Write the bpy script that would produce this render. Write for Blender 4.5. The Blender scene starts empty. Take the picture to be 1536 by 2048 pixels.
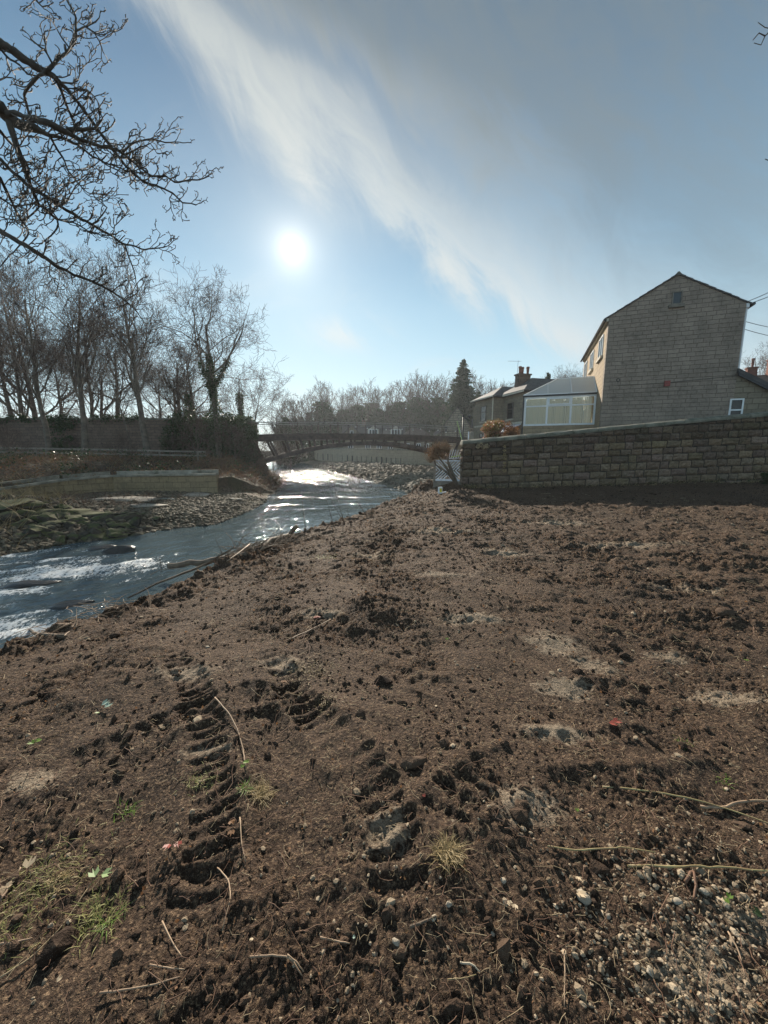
import bpy, math, random
import numpy as np
from mathutils import Vector, Matrix
R = math.radians
sc = bpy.context.scene
col = sc.collection
rs = np.random.RandomState(7)
random.seed(7)

# ---------------------------------------------------------------- camera
EYE = 1.6; F = 772.0; PITCH = math.atan(.155)
CP, SP = math.cos(PITCH), math.sin(PITCH)
cam_d = bpy.data.cameras.new('camera'); cam = bpy.data.objects.new('camera', cam_d); col.objects.link(cam)
cam.location = (0, 0, EYE); cam.rotation_euler = (math.pi/2 - PITCH, 0, 0)
cam_d.sensor_fit = 'VERTICAL'; cam_d.sensor_height = 36; cam_d.sensor_width = 27
cam_d.lens = F/2048*36; cam_d.clip_start = .05; cam_d.clip_end = 3000
sc.camera = cam

# ---------------------------------------------------------------- sky, sun, exposure
def px_dir(px, py):
    r, u = (px-768)/F, (1024-py)/F
    return Vector((r, CP + u*SP, -SP + u*CP))
SUN = px_dir(585, 497).normalized()
EL = math.asin(SUN.z); AZ = math.atan2(SUN.x, SUN.y)
sc.view_settings.view_transform = 'Standard'; sc.view_settings.look = 'None'
sc.view_settings.exposure = 0.8; sc.view_settings.gamma = 1; sc.view_settings.use_curve_mapping = False
sl = bpy.data.lights.new('sun', 'SUN'); so = bpy.data.objects.new('sun', sl); col.objects.link(so)
sl.energy = 5.0; sl.angle = R(.53); sl.color = (1, .90, .76)
so.rotation_euler = (-SUN).to_track_quat('-Z', 'Y').to_euler()

class NT:
    """small helper to write node trees"""
    def __init__(s, tree): s.t = tree; s.n = tree.nodes; s.l = tree.links
    def add(s, kind, **kw):
        n = s.n.new(kind)
        for k, v in kw.items(): setattr(n, k, v)
        return n
    def put(s, sock, v):
        if v is None: return
        if isinstance(v, bpy.types.NodeSocket): s.l.new(v, sock)
        elif isinstance(v, (tuple, list)) and len(v) == 3 and sock.type == 'RGBA': sock.default_value = (*v, 1)
        else: sock.default_value = v
    def m(s, op, a, b=None, c=None, clamp=False):
        n = s.add('ShaderNodeMath', operation=op, use_clamp=clamp)
        for i, v in enumerate((a, b, c)): s.put(n.inputs[i], v)
        return n.outputs[0]
    def vm(s, op, a, b=None, out=0):
        n = s.add('ShaderNodeVectorMath', operation=op)
        for i, v in enumerate((a, b)): s.put(n.inputs[i], v)
        return n.outputs[out]
    def mix(s, f, a, b, mode='MIX'):
        n = s.add('ShaderNodeMix', data_type='RGBA', blend_type=mode, clamp_factor=True)
        s.put(n.inputs[0], f); s.put(n.inputs[6], a); s.put(n.inputs[7], b)
        return n.outputs[2]
    def noise(s, vec, scale, det=4, rough=.55, dist=0, out=0):
        n = s.add('ShaderNodeTexNoise')
        s.put(n.inputs['Vector'], vec); n.inputs['Scale'].default_value = scale
        n.inputs['Detail'].default_value = det; n.inputs['Roughness'].default_value = rough
        n.inputs['Distortion'].default_value = dist
        return n.outputs[out]
    def vor(s, vec, scale, feature='F1', out='Distance', rand=1):
        n = s.add('ShaderNodeTexVoronoi', feature=feature)
        s.put(n.inputs['Vector'], vec); n.inputs['Scale'].default_value = scale
        n.inputs['Randomness'].default_value = rand
        return n.outputs[out]
    def rng(s, v, a, b, c=0., d=1., smooth=False):
        n = s.add('ShaderNodeMapRange', interpolation_type='SMOOTHSTEP' if smooth else 'LINEAR')
        for i, x in enumerate((v, a, b, c, d)): s.put(n.inputs[i], x)
        return n.outputs[0]
    def ramp(s, v, stops, interp='LINEAR'):
        n = s.add('ShaderNodeValToRGB'); cr = n.color_ramp; cr.interpolation = interp
        while len(cr.elements) < len(stops): cr.elements.new(.5)
        for e, (p, c) in zip(cr.elements, stops):
            e.position = p; e.color = (*c, 1) if isinstance(c, (tuple, list)) else (c, c, c, 1)
        s.put(n.inputs[0], v)
        return n.outputs[0]
    def bump(s, h, strength=.5, dist=.02, normal=None):
        n = s.add('ShaderNodeBump'); n.inputs['Strength'].default_value = strength
        n.inputs['Distance'].default_value = dist; s.put(n.inputs['Height'], h); s.put(n.inputs['Normal'], normal)
        return n.outputs[0]
    def mapv(s, vec, scale=(1, 1, 1), rot=(0, 0, 0), loc=(0, 0, 0)):
        n = s.add('ShaderNodeMapping'); s.put(n.inputs[0], vec)
        n.inputs['Location'].default_value = loc; n.inputs['Rotation'].default_value = rot
        n.inputs['Scale'].default_value = scale
        return n.outputs[0]

world = bpy.data.worlds.new('World'); sc.world = world; world.use_nodes = True
w = NT(world.node_tree); w.n.clear()
out = w.add('ShaderNodeOutputWorld'); bg = w.add('ShaderNodeBackground'); w.l.new(bg.outputs[0], out.inputs[0])
bg.inputs[1].default_value = .085
sky = w.add('ShaderNodeTexSky', sky_type='NISHITA', sun_disc=False)
sky.sun_elevation = EL; sky.sun_rotation = AZ % (2*math.pi); sky.air_density = 1.0; sky.dust_density = .15; sky.ozone_density = 2.0
tc = w.add('ShaderNodeTexCoord').outputs['Generated']
dirn = w.vm('NORMALIZE', tc)
sp = w.add('ShaderNodeSeparateXYZ'); w.l.new(dirn, sp.inputs[0]); X, Y, Z = sp.outputs
az = w.m('ARCTAN2', X, Y); el = w.m('ARCSINE', Z)
# the veil of cirrus: everything to the right of a slanting edge across the sky
def azel(px, py):
    d = px_dir(px, py).normalized(); return math.atan2(d.x, d.y), math.asin(d.z)
edge = [azel(*p) for p in ((1330, 770), (1160, 722), (1010, 652), (925, 590), (860, 535), (795, 480), (735, 420), (690, 370), (620, 290), (520, 170), (400, 60), (330, 0))]
fc = w.add('ShaderNodeFloatCurve'); cv = fc.mapping.curves[0]
fc.mapping.use_clip = False
pts = [(e/1.2, (a+1)/2) for a, e in edge]
while len(cv.points) < len(pts): cv.points.new(.5, .5)
for p, (a, b) in zip(cv.points, pts): p.location = (a, b); p.handle_type = 'AUTO'
fc.mapping.update()
w.put(fc.inputs['Value'], w.m('DIVIDE', el, 1.2))
edge_az = w.m('MULTIPLY_ADD', fc.outputs[0], 2.0, -1.0)
plane = w.add('ShaderNodeCombineXYZ')                       # cloud layer seen from below
zz = w.m('MAXIMUM', Z, .08)
w.put(plane.inputs[0], w.m('DIVIDE', X, zz)); w.put(plane.inputs[1], w.m('DIVIDE', Y, zz))
pl = plane.outputs[0]
ae = w.add('ShaderNodeCombineXYZ'); w.put(ae.inputs[0], az); w.put(ae.inputs[1], el)
av = ae.outputs[0]                                          # azimuth and elevation on the sky
def turned(ang_, sx, sy, loc=(0, 0, 0)): return w.mapv(w.mapv(av, rot=(0, 0, R(ang_))), scale=(sx, sy, 1), loc=loc)
warp = w.vm('ADD', av, w.vm('MULTIPLY', w.vm('SUBTRACT', w.noise(av, 2.2, 3, .5, out=1), (.5, .5, .5)), (.22, .22, 0)))
av = warp
fib = w.noise(turned(54, .38, 1.0), 6.0, 8, .62, .7)
fin = w.noise(turned(38, .28, 1.0, (2, 1, 0)), 15, 8, .68, 1.0)
big = w.noise(turned(50, .6, 1.0, (3.1, 1.7, 0)), 2.4, 3, .5, .3)
wob = w.m('ADD', w.m('MULTIPLY', w.m('SUBTRACT', fib, .5), .42), w.m('ADD', w.m('MULTIPLY', w.m('SUBTRACT', big, .5), .22), w.m('MULTIPLY', w.m('SUBTRACT', fin, .5), .12)))
s_ = w.m('ADD', w.m('SUBTRACT', az, edge_az), wob)
hi = w.rng(el, .42, .62, 0, 1, True)                        # the two bands part higher up
p_lo = w.ramp(w.rng(s_, -.25, 1.15), [(0, 0.0), (.13, .0), (.175, .30), (.215, .95), (.26, .85), (.33, .60), (.50, .55), (.70, .62), (1, .74)], 'B_SPLINE')
p_hi = w.ramp(w.rng(s_, -.25, 1.15), [(0, 0.0), (.06, .04), (.12, .45), (.20, 1.0), (.31, .85), (.35, .42), (.39, .45), (.45, .92), (.56, .85), (.68, .68), (.82, .74), (1, .9)], 'B_SPLINE')
prof = w.m('ADD', w.m('MULTIPLY', p_lo, w.m('SUBTRACT', 1, hi)), w.m('MULTIPLY', p_hi, hi))
tex = w.rng(w.m('MULTIPLY_ADD', fin, .45, w.m('MULTIPLY', fib, .55)), .34, .66, .55, 1.28)
veil = w.m('MULTIPLY', prof, tex, clamp=True)
# a few thin loose wisps on the clear side
wisp = w.m('MULTIPLY', w.rng(w.noise(w.mapv(av, scale=(.45, 1.2, 1), rot=(0, 0, R(25)), loc=(7.7, 2.2, 0)), 5.0, 6, .6, .8), .52, .78, 0, .6, True), w.rng(el, .1, .6, 1, .25))
wc = azel(690, 668); wd = w.m('ADD', w.m('POWER', w.m('DIVIDE', w.m('SUBTRACT', az, wc[0]), .085), 2.0), w.m('POWER', w.m('DIVIDE', w.m('SUBTRACT', el, wc[1]), .035), 2.0))
wd = w.m('MULTIPLY', w.m('EXPONENT', w.m('MULTIPLY', wd, -1.0)), w.rng(fin, .36, .6, 0, .8, True))
cov = w.m('MAXIMUM', w.m('MAXIMUM', veil, wd), wisp)
bright = w.rng(s_, .06, .55, 1.0, 0.0, True)                # the streak along the edge is whiter than the veil behind it
ccol = w.mix(bright, (2.3, 2.95, 3.4), (5.8, 6.4, 6.6))
skyc = w.mix(.88, sky.outputs[0], w.ramp(w.rng(el, 0, 1.2), [(0, (7.0, 8.2, 8.1)), (.08, (5.8, 7.6, 8.0)), (.2, (4.0, 6.1, 7.2)), (.34, (2.3, 4.3, 6.0)), (.55, (1.2, 2.6, 4.3)), (.8, (.85, 1.75, 2.9)), (1, (.6, 1.2, 2.1))]))
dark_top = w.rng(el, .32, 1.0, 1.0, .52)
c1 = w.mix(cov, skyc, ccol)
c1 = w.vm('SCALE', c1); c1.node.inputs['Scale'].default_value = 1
w.l.new(w.m('MULTIPLY', dark_top, w.rng(Y, -.35, .25, 1.15, .80, True)), c1.node.inputs['Scale'])       # sky behind the camera brightened, added fill for faces turned from the sun
dt = w.vm('DOT_PRODUCT', dirn, tuple(SUN), out=1)
ang = w.m('ARCCOSINE', w.m('MINIMUM', dt, .999999))
aur = w.m('ADD', w.m('MULTIPLY', w.m('EXPONENT', w.m('MULTIPLY', ang, -1/.026)), 7.0), w.m('MULTIPLY', w.m('EXPONENT', w.m('MULTIPLY', ang, -1/.17)), 2.2))
disc = w.rng(ang, .018, .006, 0, 60, True)
gl = w.add('ShaderNodeCombineColor'); tot = w.m('ADD', aur, disc)
w.put(gl.inputs[0], tot); w.put(gl.inputs[1], w.m('MULTIPLY', tot, .90)); w.put(gl.inputs[2], w.m('MULTIPLY', tot, .72))
c2 = w.vm('ADD', c1, gl.outputs[0])
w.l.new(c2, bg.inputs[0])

# ---------------------------------------------------------------- placing helpers
def at(px, py, Yd):
    d = px_dir(px, py); return Vector((0, 0, EYE)) + d*(Yd/d.y)
def gnd(px, py, z):
    d = px_dir(px, py); return Vector((0, 0, EYE)) + d*((z-EYE)/d.z)

# ---------------------------------------------------------------- mesh helpers
def link(name, me, parent=None, label=None, cat=None, group=None, kind=None):
    o = bpy.data.objects.new(name, me); col.objects.link(o)
    if parent is not None: o.parent = parent
    if label: o['label'] = label
    if cat: o['category'] = cat
    if group: o['group'] = group
    if kind: o['kind'] = kind
    return o
def empty(name, loc, rz=0, label=None, cat=None, group=None):
    o = link(name, None, None, label, cat, group); o.location = loc; o.rotation_euler = (0, 0, rz); o.empty_display_size = .2
    return o
def np_mesh(name, V, faces, mats, smooth=True, attrs=None, mat_idx=None):
    """faces: list of int arrays (n,3) and/or (n,4)"""
    me = bpy.data.meshes.new(name)
    V = np.asarray(V, np.float32)
    faces = [np.asarray(f, np.int32) for f in faces if len(f)]
    nl = sum(f.size for f in faces); nf = sum(len(f) for f in faces)
    me.vertices.add(len(V)); me.vertices.foreach_set('co', V.ravel())
    me.loops.add(nl); me.loops.foreach_set('vertex_index', np.concatenate([f.ravel() for f in faces]))
    sizes = np.concatenate([np.full(len(f), f.shape[1], np.int32) for f in faces])
    starts = np.concatenate([[0], np.cumsum(sizes)[:-1]]).astype(np.int32)
    me.polygons.add(nf); me.polygons.foreach_set('loop_start', starts); me.polygons.foreach_set('loop_total', sizes)
    me.polygons.foreach_set('use_smooth', np.full(nf, smooth, bool))
    for m_ in (mats if isinstance(mats, (list, tuple)) else [mats]): me.materials.append(m_)
    if mat_idx is not None: me.polygons.foreach_set('material_index', np.asarray(mat_idx, np.int32))
    me.update(calc_edges=True); me.validate()
    for k, v in (attrs or {}).items():
        v = np.asarray(v, np.float32)
        if v.ndim == 1:
            a = me.attributes.new(k, 'FLOAT', 'POINT'); a.data.foreach_set('value', v)
        else:
            a = me.attributes.new(k, 'FLOAT_COLOR', 'POINT'); a.data.foreach_set('color', v.ravel())
    return me
class MB:
    """collects boxes, prisms and tubes into one mesh"""
    def __init__(s): s.v = []; s.f3 = []; s.f4 = []; s.n = 0; s.poly = []
    def raw(s, V, F3=None, F4=None):
        V = np.asarray(V, float)
        if F3 is not None and len(F3): s.f3.append(np.asarray(F3)+s.n)
        if F4 is not None and len(F4): s.f4.append(np.asarray(F4)+s.n)
        s.v.append(V); s.n += len(V); return s
    def box(s, x0, x1, y0, y1, z0, z1):
        V = [(x, y, z) for x in (x0, x1) for y in (y0, y1) for z in (z0, z1)]
        return s.raw(V, F4=[(0, 1, 3, 2), (4, 6, 7, 5), (0, 4, 5, 1), (2, 3, 7, 6), (0, 2, 6, 4), (1, 5, 7, 3)])
    def beam(s, p, q, wd, h, up=(0, 0, 1)):
        p, q = Vector(p), Vector(q); d = (q-p).normalized(); upv = Vector(up)
        sd = d.cross(upv)
        if sd.length < 1e-3: sd = d.cross(Vector((1, 0, 0)))
        sd.normalize(); u = sd.cross(d).normalized()
        V = [tuple(b + sd*(i*wd/2) + u*(j*h/2)) for b in (p, q) for i, j in ((-1, -1), (1, -1), (1, 1), (-1, 1))]
        return s.raw(V, F4=[(0, 1, 2, 3), (4, 7, 6, 5), (0, 4, 5, 1), (1, 5, 6, 2), (2, 6, 7, 3), (3, 7, 4, 0)])
    def prism(s, poly, axis, a0, a1):
        """poly of 2D points extruded along axis 'x','y' or 'z' between a0 and a1; poly convex or fan-able"""
        n = len(poly)
        def P(a, p):
            return {'x': (a, p[0], p[1]), 'y': (p[0], a, p[1]), 'z': (p[0], p[1], a)}[axis]
        V = [P(a0, p) for p in poly] + [P(a1, p) for p in poly]
        F4 = [(i, (i+1) % n, n+(i+1) % n, n+i) for i in range(n)]
        F3 = [(0, i+1, i) for i in range(1, n-1)] + [(n, n+i, n+i+1) for i in range(1, n-1)]
        return s.raw(V, F3, F4)
    def tube(s, pts, rad, sides=6, cap=True):
        pts = np.asarray(pts, float)[None]; rad = np.broadcast_to(np.asarray(rad, float), (1, pts.shape[1]))
        V, F4 = tubes(pts, rad, sides); n0 = s.n
        s.raw(V, F4=F4)
        if cap:
            K = pts.shape[1]
            s.f3.append(np.array([(n0, n0+i+1, n0+i) for i in range(1, sides-1)] + [(n0+(K-1)*sides, n0+(K-1)*sides+i, n0+(K-1)*sides+i+1) for i in range(1, sides-1)]))
        return s
    def lathe(s, prof, c, n=12):
        prof = np.asarray(prof, float); t = np.linspace(0, 2*np.pi, n, endpoint=False)
        V = np.stack([c[0]+prof[:, None, 0]*np.cos(t), c[1]+prof[:, None, 0]*np.sin(t), c[2]+np.repeat(prof[:, 1][:, None], n, 1)], -1).reshape(-1, 3)
        F = [(k*n+i, k*n+(i+1) % n, (k+1)*n+(i+1) % n, (k+1)*n+i) for k in range(len(prof)-1) for i in range(n)]
        return s.raw(V, F4=F)
    def mesh(s, name, mat, smooth=False, attrs=None):
        fs = []
        if s.f3: fs.append(np.concatenate(s.f3))
        if s.f4: fs.append(np.concatenate(s.f4))
        return np_mesh(name, np.concatenate(s.v), fs, mat, smooth, attrs)
    def build(s, name, mat, parent=None, smooth=False, **kw): return link(name, s.mesh(name, mat, smooth), parent, **kw)

def tubes(P, rad, sides=4):
    """P (N,K,3), rad (N,K) -> vertices, quads"""
    N, K, _ = P.shape
    T = np.empty_like(P); T[:, 1:-1] = P[:, 2:]-P[:, :-2]; T[:, 0] = P[:, 1]-P[:, 0]; T[:, -1] = P[:, -1]-P[:, -2]
    T /= np.linalg.norm(T, axis=2, keepdims=True)+1e-9
    ref = np.where(np.abs(T[:, :1, 2:3]) > .8, np.array([1., 0, 0]), np.array([0, 0, 1.]))
    ref = np.broadcast_to(ref, T.shape)
    A = np.cross(T, ref); A /= np.linalg.norm(A, axis=2, keepdims=True)+1e-9
    B = np.cross(T, A)
    t = np.linspace(0, 2*np.pi, sides, endpoint=False)
    V = P[:, :, None] + rad[:, :, None, None]*(A[:, :, None]*np.cos(t)[:, None] + B[:, :, None]*np.sin(t)[:, None])
    i = np.arange(sides); j = (i+1) % sides
    k = np.arange(K-1)[:, None]*sides
    q = np.stack([k+i, k+j, k+sides+j, k+sides+i], -1).reshape(-1, 4)
    Fq = (q[None] + (np.arange(N)*K*sides)[:, None, None]).reshape(-1, 4)
    return V.reshape(-1, 3), Fq
def tube_group(polys, sides_of):
    """polys: list of (pts list, radii list); grouped by length"""
    mb = MB(); g = {}
    for p, r in polys:
        g.setdefault((len(p), sides_of(r[0])), []).append((p, r))
    for (K, S), L in g.items():
        V, Q = tubes(np.array([p for p, _ in L], float), np.array([r for _, r in L], float), S)
        mb.raw(V, F4=Q)
    return mb
def rotmats(n, rng, tilt=None):
    q = rng.normal(size=(n, 4)); q /= np.linalg.norm(q, axis=1, keepdims=True)
    a, b, c, d = q.T
    return np.stack([np.stack([1-2*(c*c+d*d), 2*(b*c-a*d), 2*(b*d+a*c)], -1), np.stack([2*(b*c+a*d), 1-2*(b*b+d*d), 2*(c*d-a*b)], -1), np.stack([2*(b*d-a*c), 2*(c*d+a*b), 1-2*(b*b+c*c)], -1)], 1)
def rotz(a):
    c, s = np.cos(a), np.sin(a); o = np.zeros_like(a)
    return np.stack([np.stack([c, -s, o], -1), np.stack([s, c, o], -1), np.stack([o, o, o+1], -1)], 1)
def scatter(V0, F0, pos, scl, rot):
    """instances of a small mesh merged: pos (n,3), scl (n,3) or (n,), rot (n,3,3)"""
    scl = np.asarray(scl, float); scl = scl[:, None]*np.ones(3) if scl.ndim == 1 else scl
    V = np.einsum('nij,nvj->nvi', rot, V0[None]*scl[:, None]) + pos[:, None]
    Fo = (F0[None] + (np.arange(len(pos))*len(V0))[:, None, None]).reshape(-1, F0.shape[1])
    return V.reshape(-1, 3), Fo
def ico(sub):
    import bmesh
    bm = bmesh.new(); bmesh.ops.create_icosphere(bm, subdivisions=sub, radius=1)
    V = np.array([v.co[:] for v in bm.verts]); Fc = np.array([[v.index for v in f.verts] for f in bm.faces]); bm.free()
    return V, Fc
def rock(sub, seed, rough=.28):
    V, Fc = ico(sub); r = np.random.RandomState(seed)
    for _ in range(7):                                       # chip flat faces off a ball
        n = r.normal(size=3); n /= np.linalg.norm(n); d = r.uniform(.55, .85)
        h = V@n; V = V - np.clip(h-d, 0, None)[:, None]*n*1.0
    V = V*(1+rough*.3*r.normal(size=(len(V), 1)))
    if sub >= 3: V = V*(1+.16*fbm(V[:, 0]+V[:, 2]*1.7, V[:, 1]-V[:, 2]*1.3, 1.6, 4, .6, off=seed)[:, None])
    return V, Fc

# gradient noise in numpy
_perm = np.random.RandomState(3).permutation(256).astype(np.int64)
_ga = np.random.RandomState(4).uniform(0, 2*np.pi, 256)
def pn(x, y):
    xi, yi = np.floor(x).astype(np.int64), np.floor(y).astype(np.int64); xf, yf = x-xi, y-yi
    u, v = xf*xf*xf*(xf*(xf*6-15)+10), yf*yf*yf*(yf*(yf*6-15)+10)
    def g(i, j, a, b):
        h = _perm[(_perm[i & 255]+j) & 255]; t = _ga[h]; return np.cos(t)*a+np.sin(t)*b
    n0 = g(xi, yi, xf, yf)*(1-u)+g(xi+1, yi, xf-1, yf)*u
    n1 = g(xi, yi+1, xf, yf-1)*(1-u)+g(xi+1, yi+1, xf-1, yf-1)*u
    return (n0*(1-v)+n1*v)*1.5
def fbm(x, y, scale, octv=4, gain=.5, lac=2.03, off=0.):
    a, s_, t = 1., 0., 0.; x = x*scale+off*17.3; y = y*scale+off*9.1
    for o in range(octv):
        s_ = s_+a*pn(x, y); t += a; a *= gain; x = x*lac+13.7; y = y*lac+5.9
    return s_/t
def sst(x, a, b):
    t = np.clip((x-a)/(b-a), 0, 1); return t*t*(3-2*t)
def seg_dist(x, y, poly):
    """distance to polyline, arclength at nearest, signed side (+ = left of direction)"""
    best = np.full(x.shape, 1e9); arc = np.zeros(x.shape); side = np.zeros(x.shape); L = 0.
    for (ax, ay), (bx, by) in zip(poly[:-1], poly[1:]):
        dx, dy = bx-ax, by-ay; l2 = dx*dx+dy*dy; l = math.sqrt(l2)
        t = np.clip(((x-ax)*dx+(y-ay)*dy)/l2, 0, 1)
        d = np.hypot(x-ax-t*dx, y-ay-t*dy); m_ = d < best-1e-9
        best = np.where(m_, d, best); arc = np.where(m_, L+t*l, arc)
        side = np.where(m_, np.sign(dx*(y-ay)-dy*(x-ax)), side); L += l
    return best, arc, side
def inside(x, y, poly):
    r = np.zeros(x.shape, bool); n = len(poly)
    for i in range(n):
        ax, ay = poly[i]; bx, by = poly[(i+1) % n]
        if ay == by: continue
        r ^= ((ay > y) != (by > y)) & (x < (bx-ax)*(y-ay)/(by-ay)+ax)
    return r

# ---------------------------------------------------------------- materials
MATS = {}
def new_mat(name):
    m = bpy.data.materials.new(name); m.use_nodes = True
    t = NT(m.node_tree); b = t.n['Principled BSDF']; MATS[name] = m
    return m, t, b
def simple(name, c, rough=.7, metal=0, var=.25, scale=6., bump=.15, bscale=40., spec=.5, c2=None, trans=None):
    m, t, b = new_mat(name); o = t.add('ShaderNodeTexCoord').outputs['Object']
    n = t.noise(o, scale, 5, .6)
    c2 = c2 or tuple(v*(1-var*1.6) for v in c); c1 = tuple(v*(1+var) for v in c)
    t.put(b.inputs['Base Color'], t.mix(t.rng(n, .3, .7), c2, c1))
    b.inputs['Roughness'].default_value = rough; b.inputs['Metallic'].default_value = metal
    b.inputs['Specular IOR Level'].default_value = spec
    if bump: t.put(b.inputs['Normal'], t.bump(t.noise(o, bscale, 4, .6), bump, .01))
    return m
def leafmat(name, ca, cb, rough=.55, tr=.35):
    """leaves: colour by random per clump, light passing through"""
    m, t, b = new_mat(name); g = t.add('ShaderNodeNewGeometry'); o = t.add('ShaderNodeTexCoord').outputs['Object']
    f = t.m('ADD', t.m('MULTIPLY', g.outputs['Random Per Island'], .6), t.m('MULTIPLY', t.noise(o, 1.2, 3), .5))
    c = t.mix(f, ca, cb); t.put(b.inputs['Base Color'], c); b.inputs['Roughness'].default_value = rough
    b.inputs['Specular IOR Level'].default_value = .3
    tl = t.add('ShaderNodeBsdfTranslucent'); t.put(tl.inputs[0], c)
    mx = t.add('ShaderNodeMixShader'); mx.inputs[0].default_value = tr
    t.l.new(b.outputs[0], mx.inputs[1]); t.l.new(tl.outputs[0], mx.inputs[2])
    t.l.new(mx.outputs[0], t.n['Material Output'].inputs[0])
    return m
def stone_mat(name, c1, c2, mort, bw=.5, bh=.24, mortar=.012, stain=.35, vcol=False):
    """coursed stone on any upright face, by x+y across and z up (object space)"""
    m, t, b = new_mat(name); o = t.add('ShaderNodeTexCoord').outputs['Object']
    s = t.add('ShaderNodeSeparateXYZ'); t.l.new(o, s.inputs[0])
    cx = t.add('ShaderNodeCombineXYZ'); t.put(cx.inputs[0], t.m('ADD', s.outputs[0], s.outputs[1])); t.put(cx.inputs[1], s.outputs[2])
    wv = t.noise(o, 1.6, 3, .5, out=1)
    vv = t.vm('ADD', cx.outputs[0], t.vm('MULTIPLY', t.vm('SUBTRACT', wv, (.5, .5, .5)), (.10, .035, 0)))
    br = t.add('ShaderNodeTexBrick'); t.put(br.inputs['Vector'], vv); br.offset = .42; br.squash = .8; br.squash_frequency = 3
    for k, v in (('Scale', 1.), ('Mortar Size', mortar), ('Mortar Smooth', .3), ('Bias', 0.), ('Brick Width', bw), ('Row Height', bh)): br.inputs[k].default_value = v
    br.inputs['Color1'].default_value = (*c1, 1); br.inputs['Color2'].default_value = (*c2, 1); br.inputs['Mortar'].default_value = (*mort, 1)
    n1 = t.noise(o, 1.1, 5, .6); n2 = t.noise(o, 9, 5, .65); n3 = t.noise(t.mapv(o, scale=(3., 3., 5.5)), 1, 2, .5)
    c = t.mix(t.rng(n1, .35, .7, 0, stain), br.outputs['Color'], (c2[0]*.45, c2[1]*.45, c2[2]*.48))
    c = t.mix(t.rng(n2, .3, .75, 0, .5), c, (c1[0]*1.25, c1[1]*1.22, c1[2]*1.15))
    c = t.mix(t.rng(n3, .6, .75, 0, .55), c, (c2[0]*.4, c2[1]*.4, c2[2]*.42))
    t.put(b.inputs['Base Color'], c); b.inputs['Roughness'].default_value = .9; b.inputs['Specular IOR Level'].default_value = .25
    h = t.m('SUBTRACT', t.m('MULTIPLY', n2, .6), br.outputs['Fac'])
    t.put(b.inputs['Normal'], t.bump(h, 1, .045))
    return m
M = {}
M['bark'] = simple('bark', (.150, .120, .090), .9, scale=3, bump=.6, bscale=18, c2=(.070, .058, .044))
M['twig'] = simple('twig_bark', (.078, .048, .034), .85, bump=0)
M['bark_red'] = simple('reddish_bark', (.085, .050, .038), .85, bump=0)
M['bark_fg'] = simple('lichened_bark', (.085, .075, .060), .85, scale=9, bump=.5, bscale=60, c2=(.035, .028, .022))
M['ivy'] = leafmat('ivy_leaves', (.020, .040, .014), (.060, .090, .028), .4, .25)
M['conifer'] = leafmat('conifer_needles', (.018, .034, .016), (.045, .070, .030), .6, .2)
M['green'] = leafmat('fresh_leaves', (.10, .20, .03), (.22, .34, .06), .5, .4)
M['grass'] = leafmat('grass_blades', (.19, .21, .06), (.40, .38, .15), .55, .4)
M['dry'] = leafmat('dry_grass', (.26, .19, .09), (.45, .35, .18), .6, .35)
M['dead'] = leafmat('dead_leaves', (.14, .065, .03), (.28, .15, .07), .7, .35)
M['red_leaf'] = leafmat('red_leaf', (.26, .05, .04), (.38, .10, .07), .5, .3)
M['bramble'] = leafmat('bramble_stems', (.11, .055, .038), (.20, .115, .07), .7, .1)
M['straw'] = leafmat('straw', (.30, .22, .13), (.55, .44, .28), .7, .2)
M['stick'] = simple('peeled_stick', (.34, .24, .15), .7, scale=12, c2=(.18, .11, .07))
M['greenstick'] = simple('green_stem', (.30, .26, .12), .6, scale=10, c2=(.24, .15, .07))
M['log'] = simple('log_bark', (.17, .125, .085), .85, scale=7, bump=.7, bscale=30, c2=(.07, .05, .035))
M['cut'] = simple('cut_wood', (.50, .38, .24), .7)
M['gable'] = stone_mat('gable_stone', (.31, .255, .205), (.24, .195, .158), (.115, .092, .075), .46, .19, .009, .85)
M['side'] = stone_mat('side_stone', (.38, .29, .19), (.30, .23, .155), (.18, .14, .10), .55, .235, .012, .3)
M['barnstone'] = stone_mat('barn_stone', (.36, .32, .25), (.26, .23, .18), (.05, .045, .04), .7, .3, .05, .3)
M['cottage'] = stone_mat('cottage_stone', (.26, .22, .16), (.19, .16, .12), (.12, .10, .08), .5, .25, .015, .4)
M['darkstone'] = stone_mat('dark_wall_stone', (.19, .135, .105), (.12, .09, .07), (.045, .036, .03), .5, .22, .015, .5)
M['rubble'] = stone_mat('rubble_wall_stone', (.20, .165, .13), (.12, .10, .085), (.05, .042, .035), .4, .2, .03, .5)
M['flood'] = stone_mat('flood_wall_stone', (.33, .25, .145), (.22, .17, .105), (.09, .075, .05), .5, .3, .012, .6)
M['weir'] = stone_mat('retaining_wall_stone', (.46, .39, .28), (.38, .32, .24), (.18, .155, .12), .7, .35, .01, .3)
M['redbrick'] = stone_mat('red_brick', (.22, .085, .06), (.16, .065, .05), (.14, .11, .09), .23, .075, .01, .3)
M['slate'] = simple('roof_slate', (.070, .066, .064), .75, scale=4, bump=.4, bscale=14)
M['brownroof'] = simple('brown_roof_tile', (.13, .085, .065), .8, scale=4, bump=.4, bscale=12)
M['coping'] = simple('coping_stone', (.17, .16, .125), .9, scale=3, bump=.6, bscale=22, c2=(.07, .075, .05))
M['concrete'] = simple('pale_concrete', (.30, .275, .225), .9, scale=2.5, bump=.4, bscale=20, c2=(.12, .11, .08), spec=.2)
M['upvc'] = simple('white_plastic', (.72, .74, .74), .35, var=.06, bump=0)
M['cream'] = simple('cream_paint', (.55, .50, .40), .6, var=.12, bump=0)
M['brownframe'] = simple('brown_frame', (.075, .045, .032), .5, bump=0)
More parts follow.
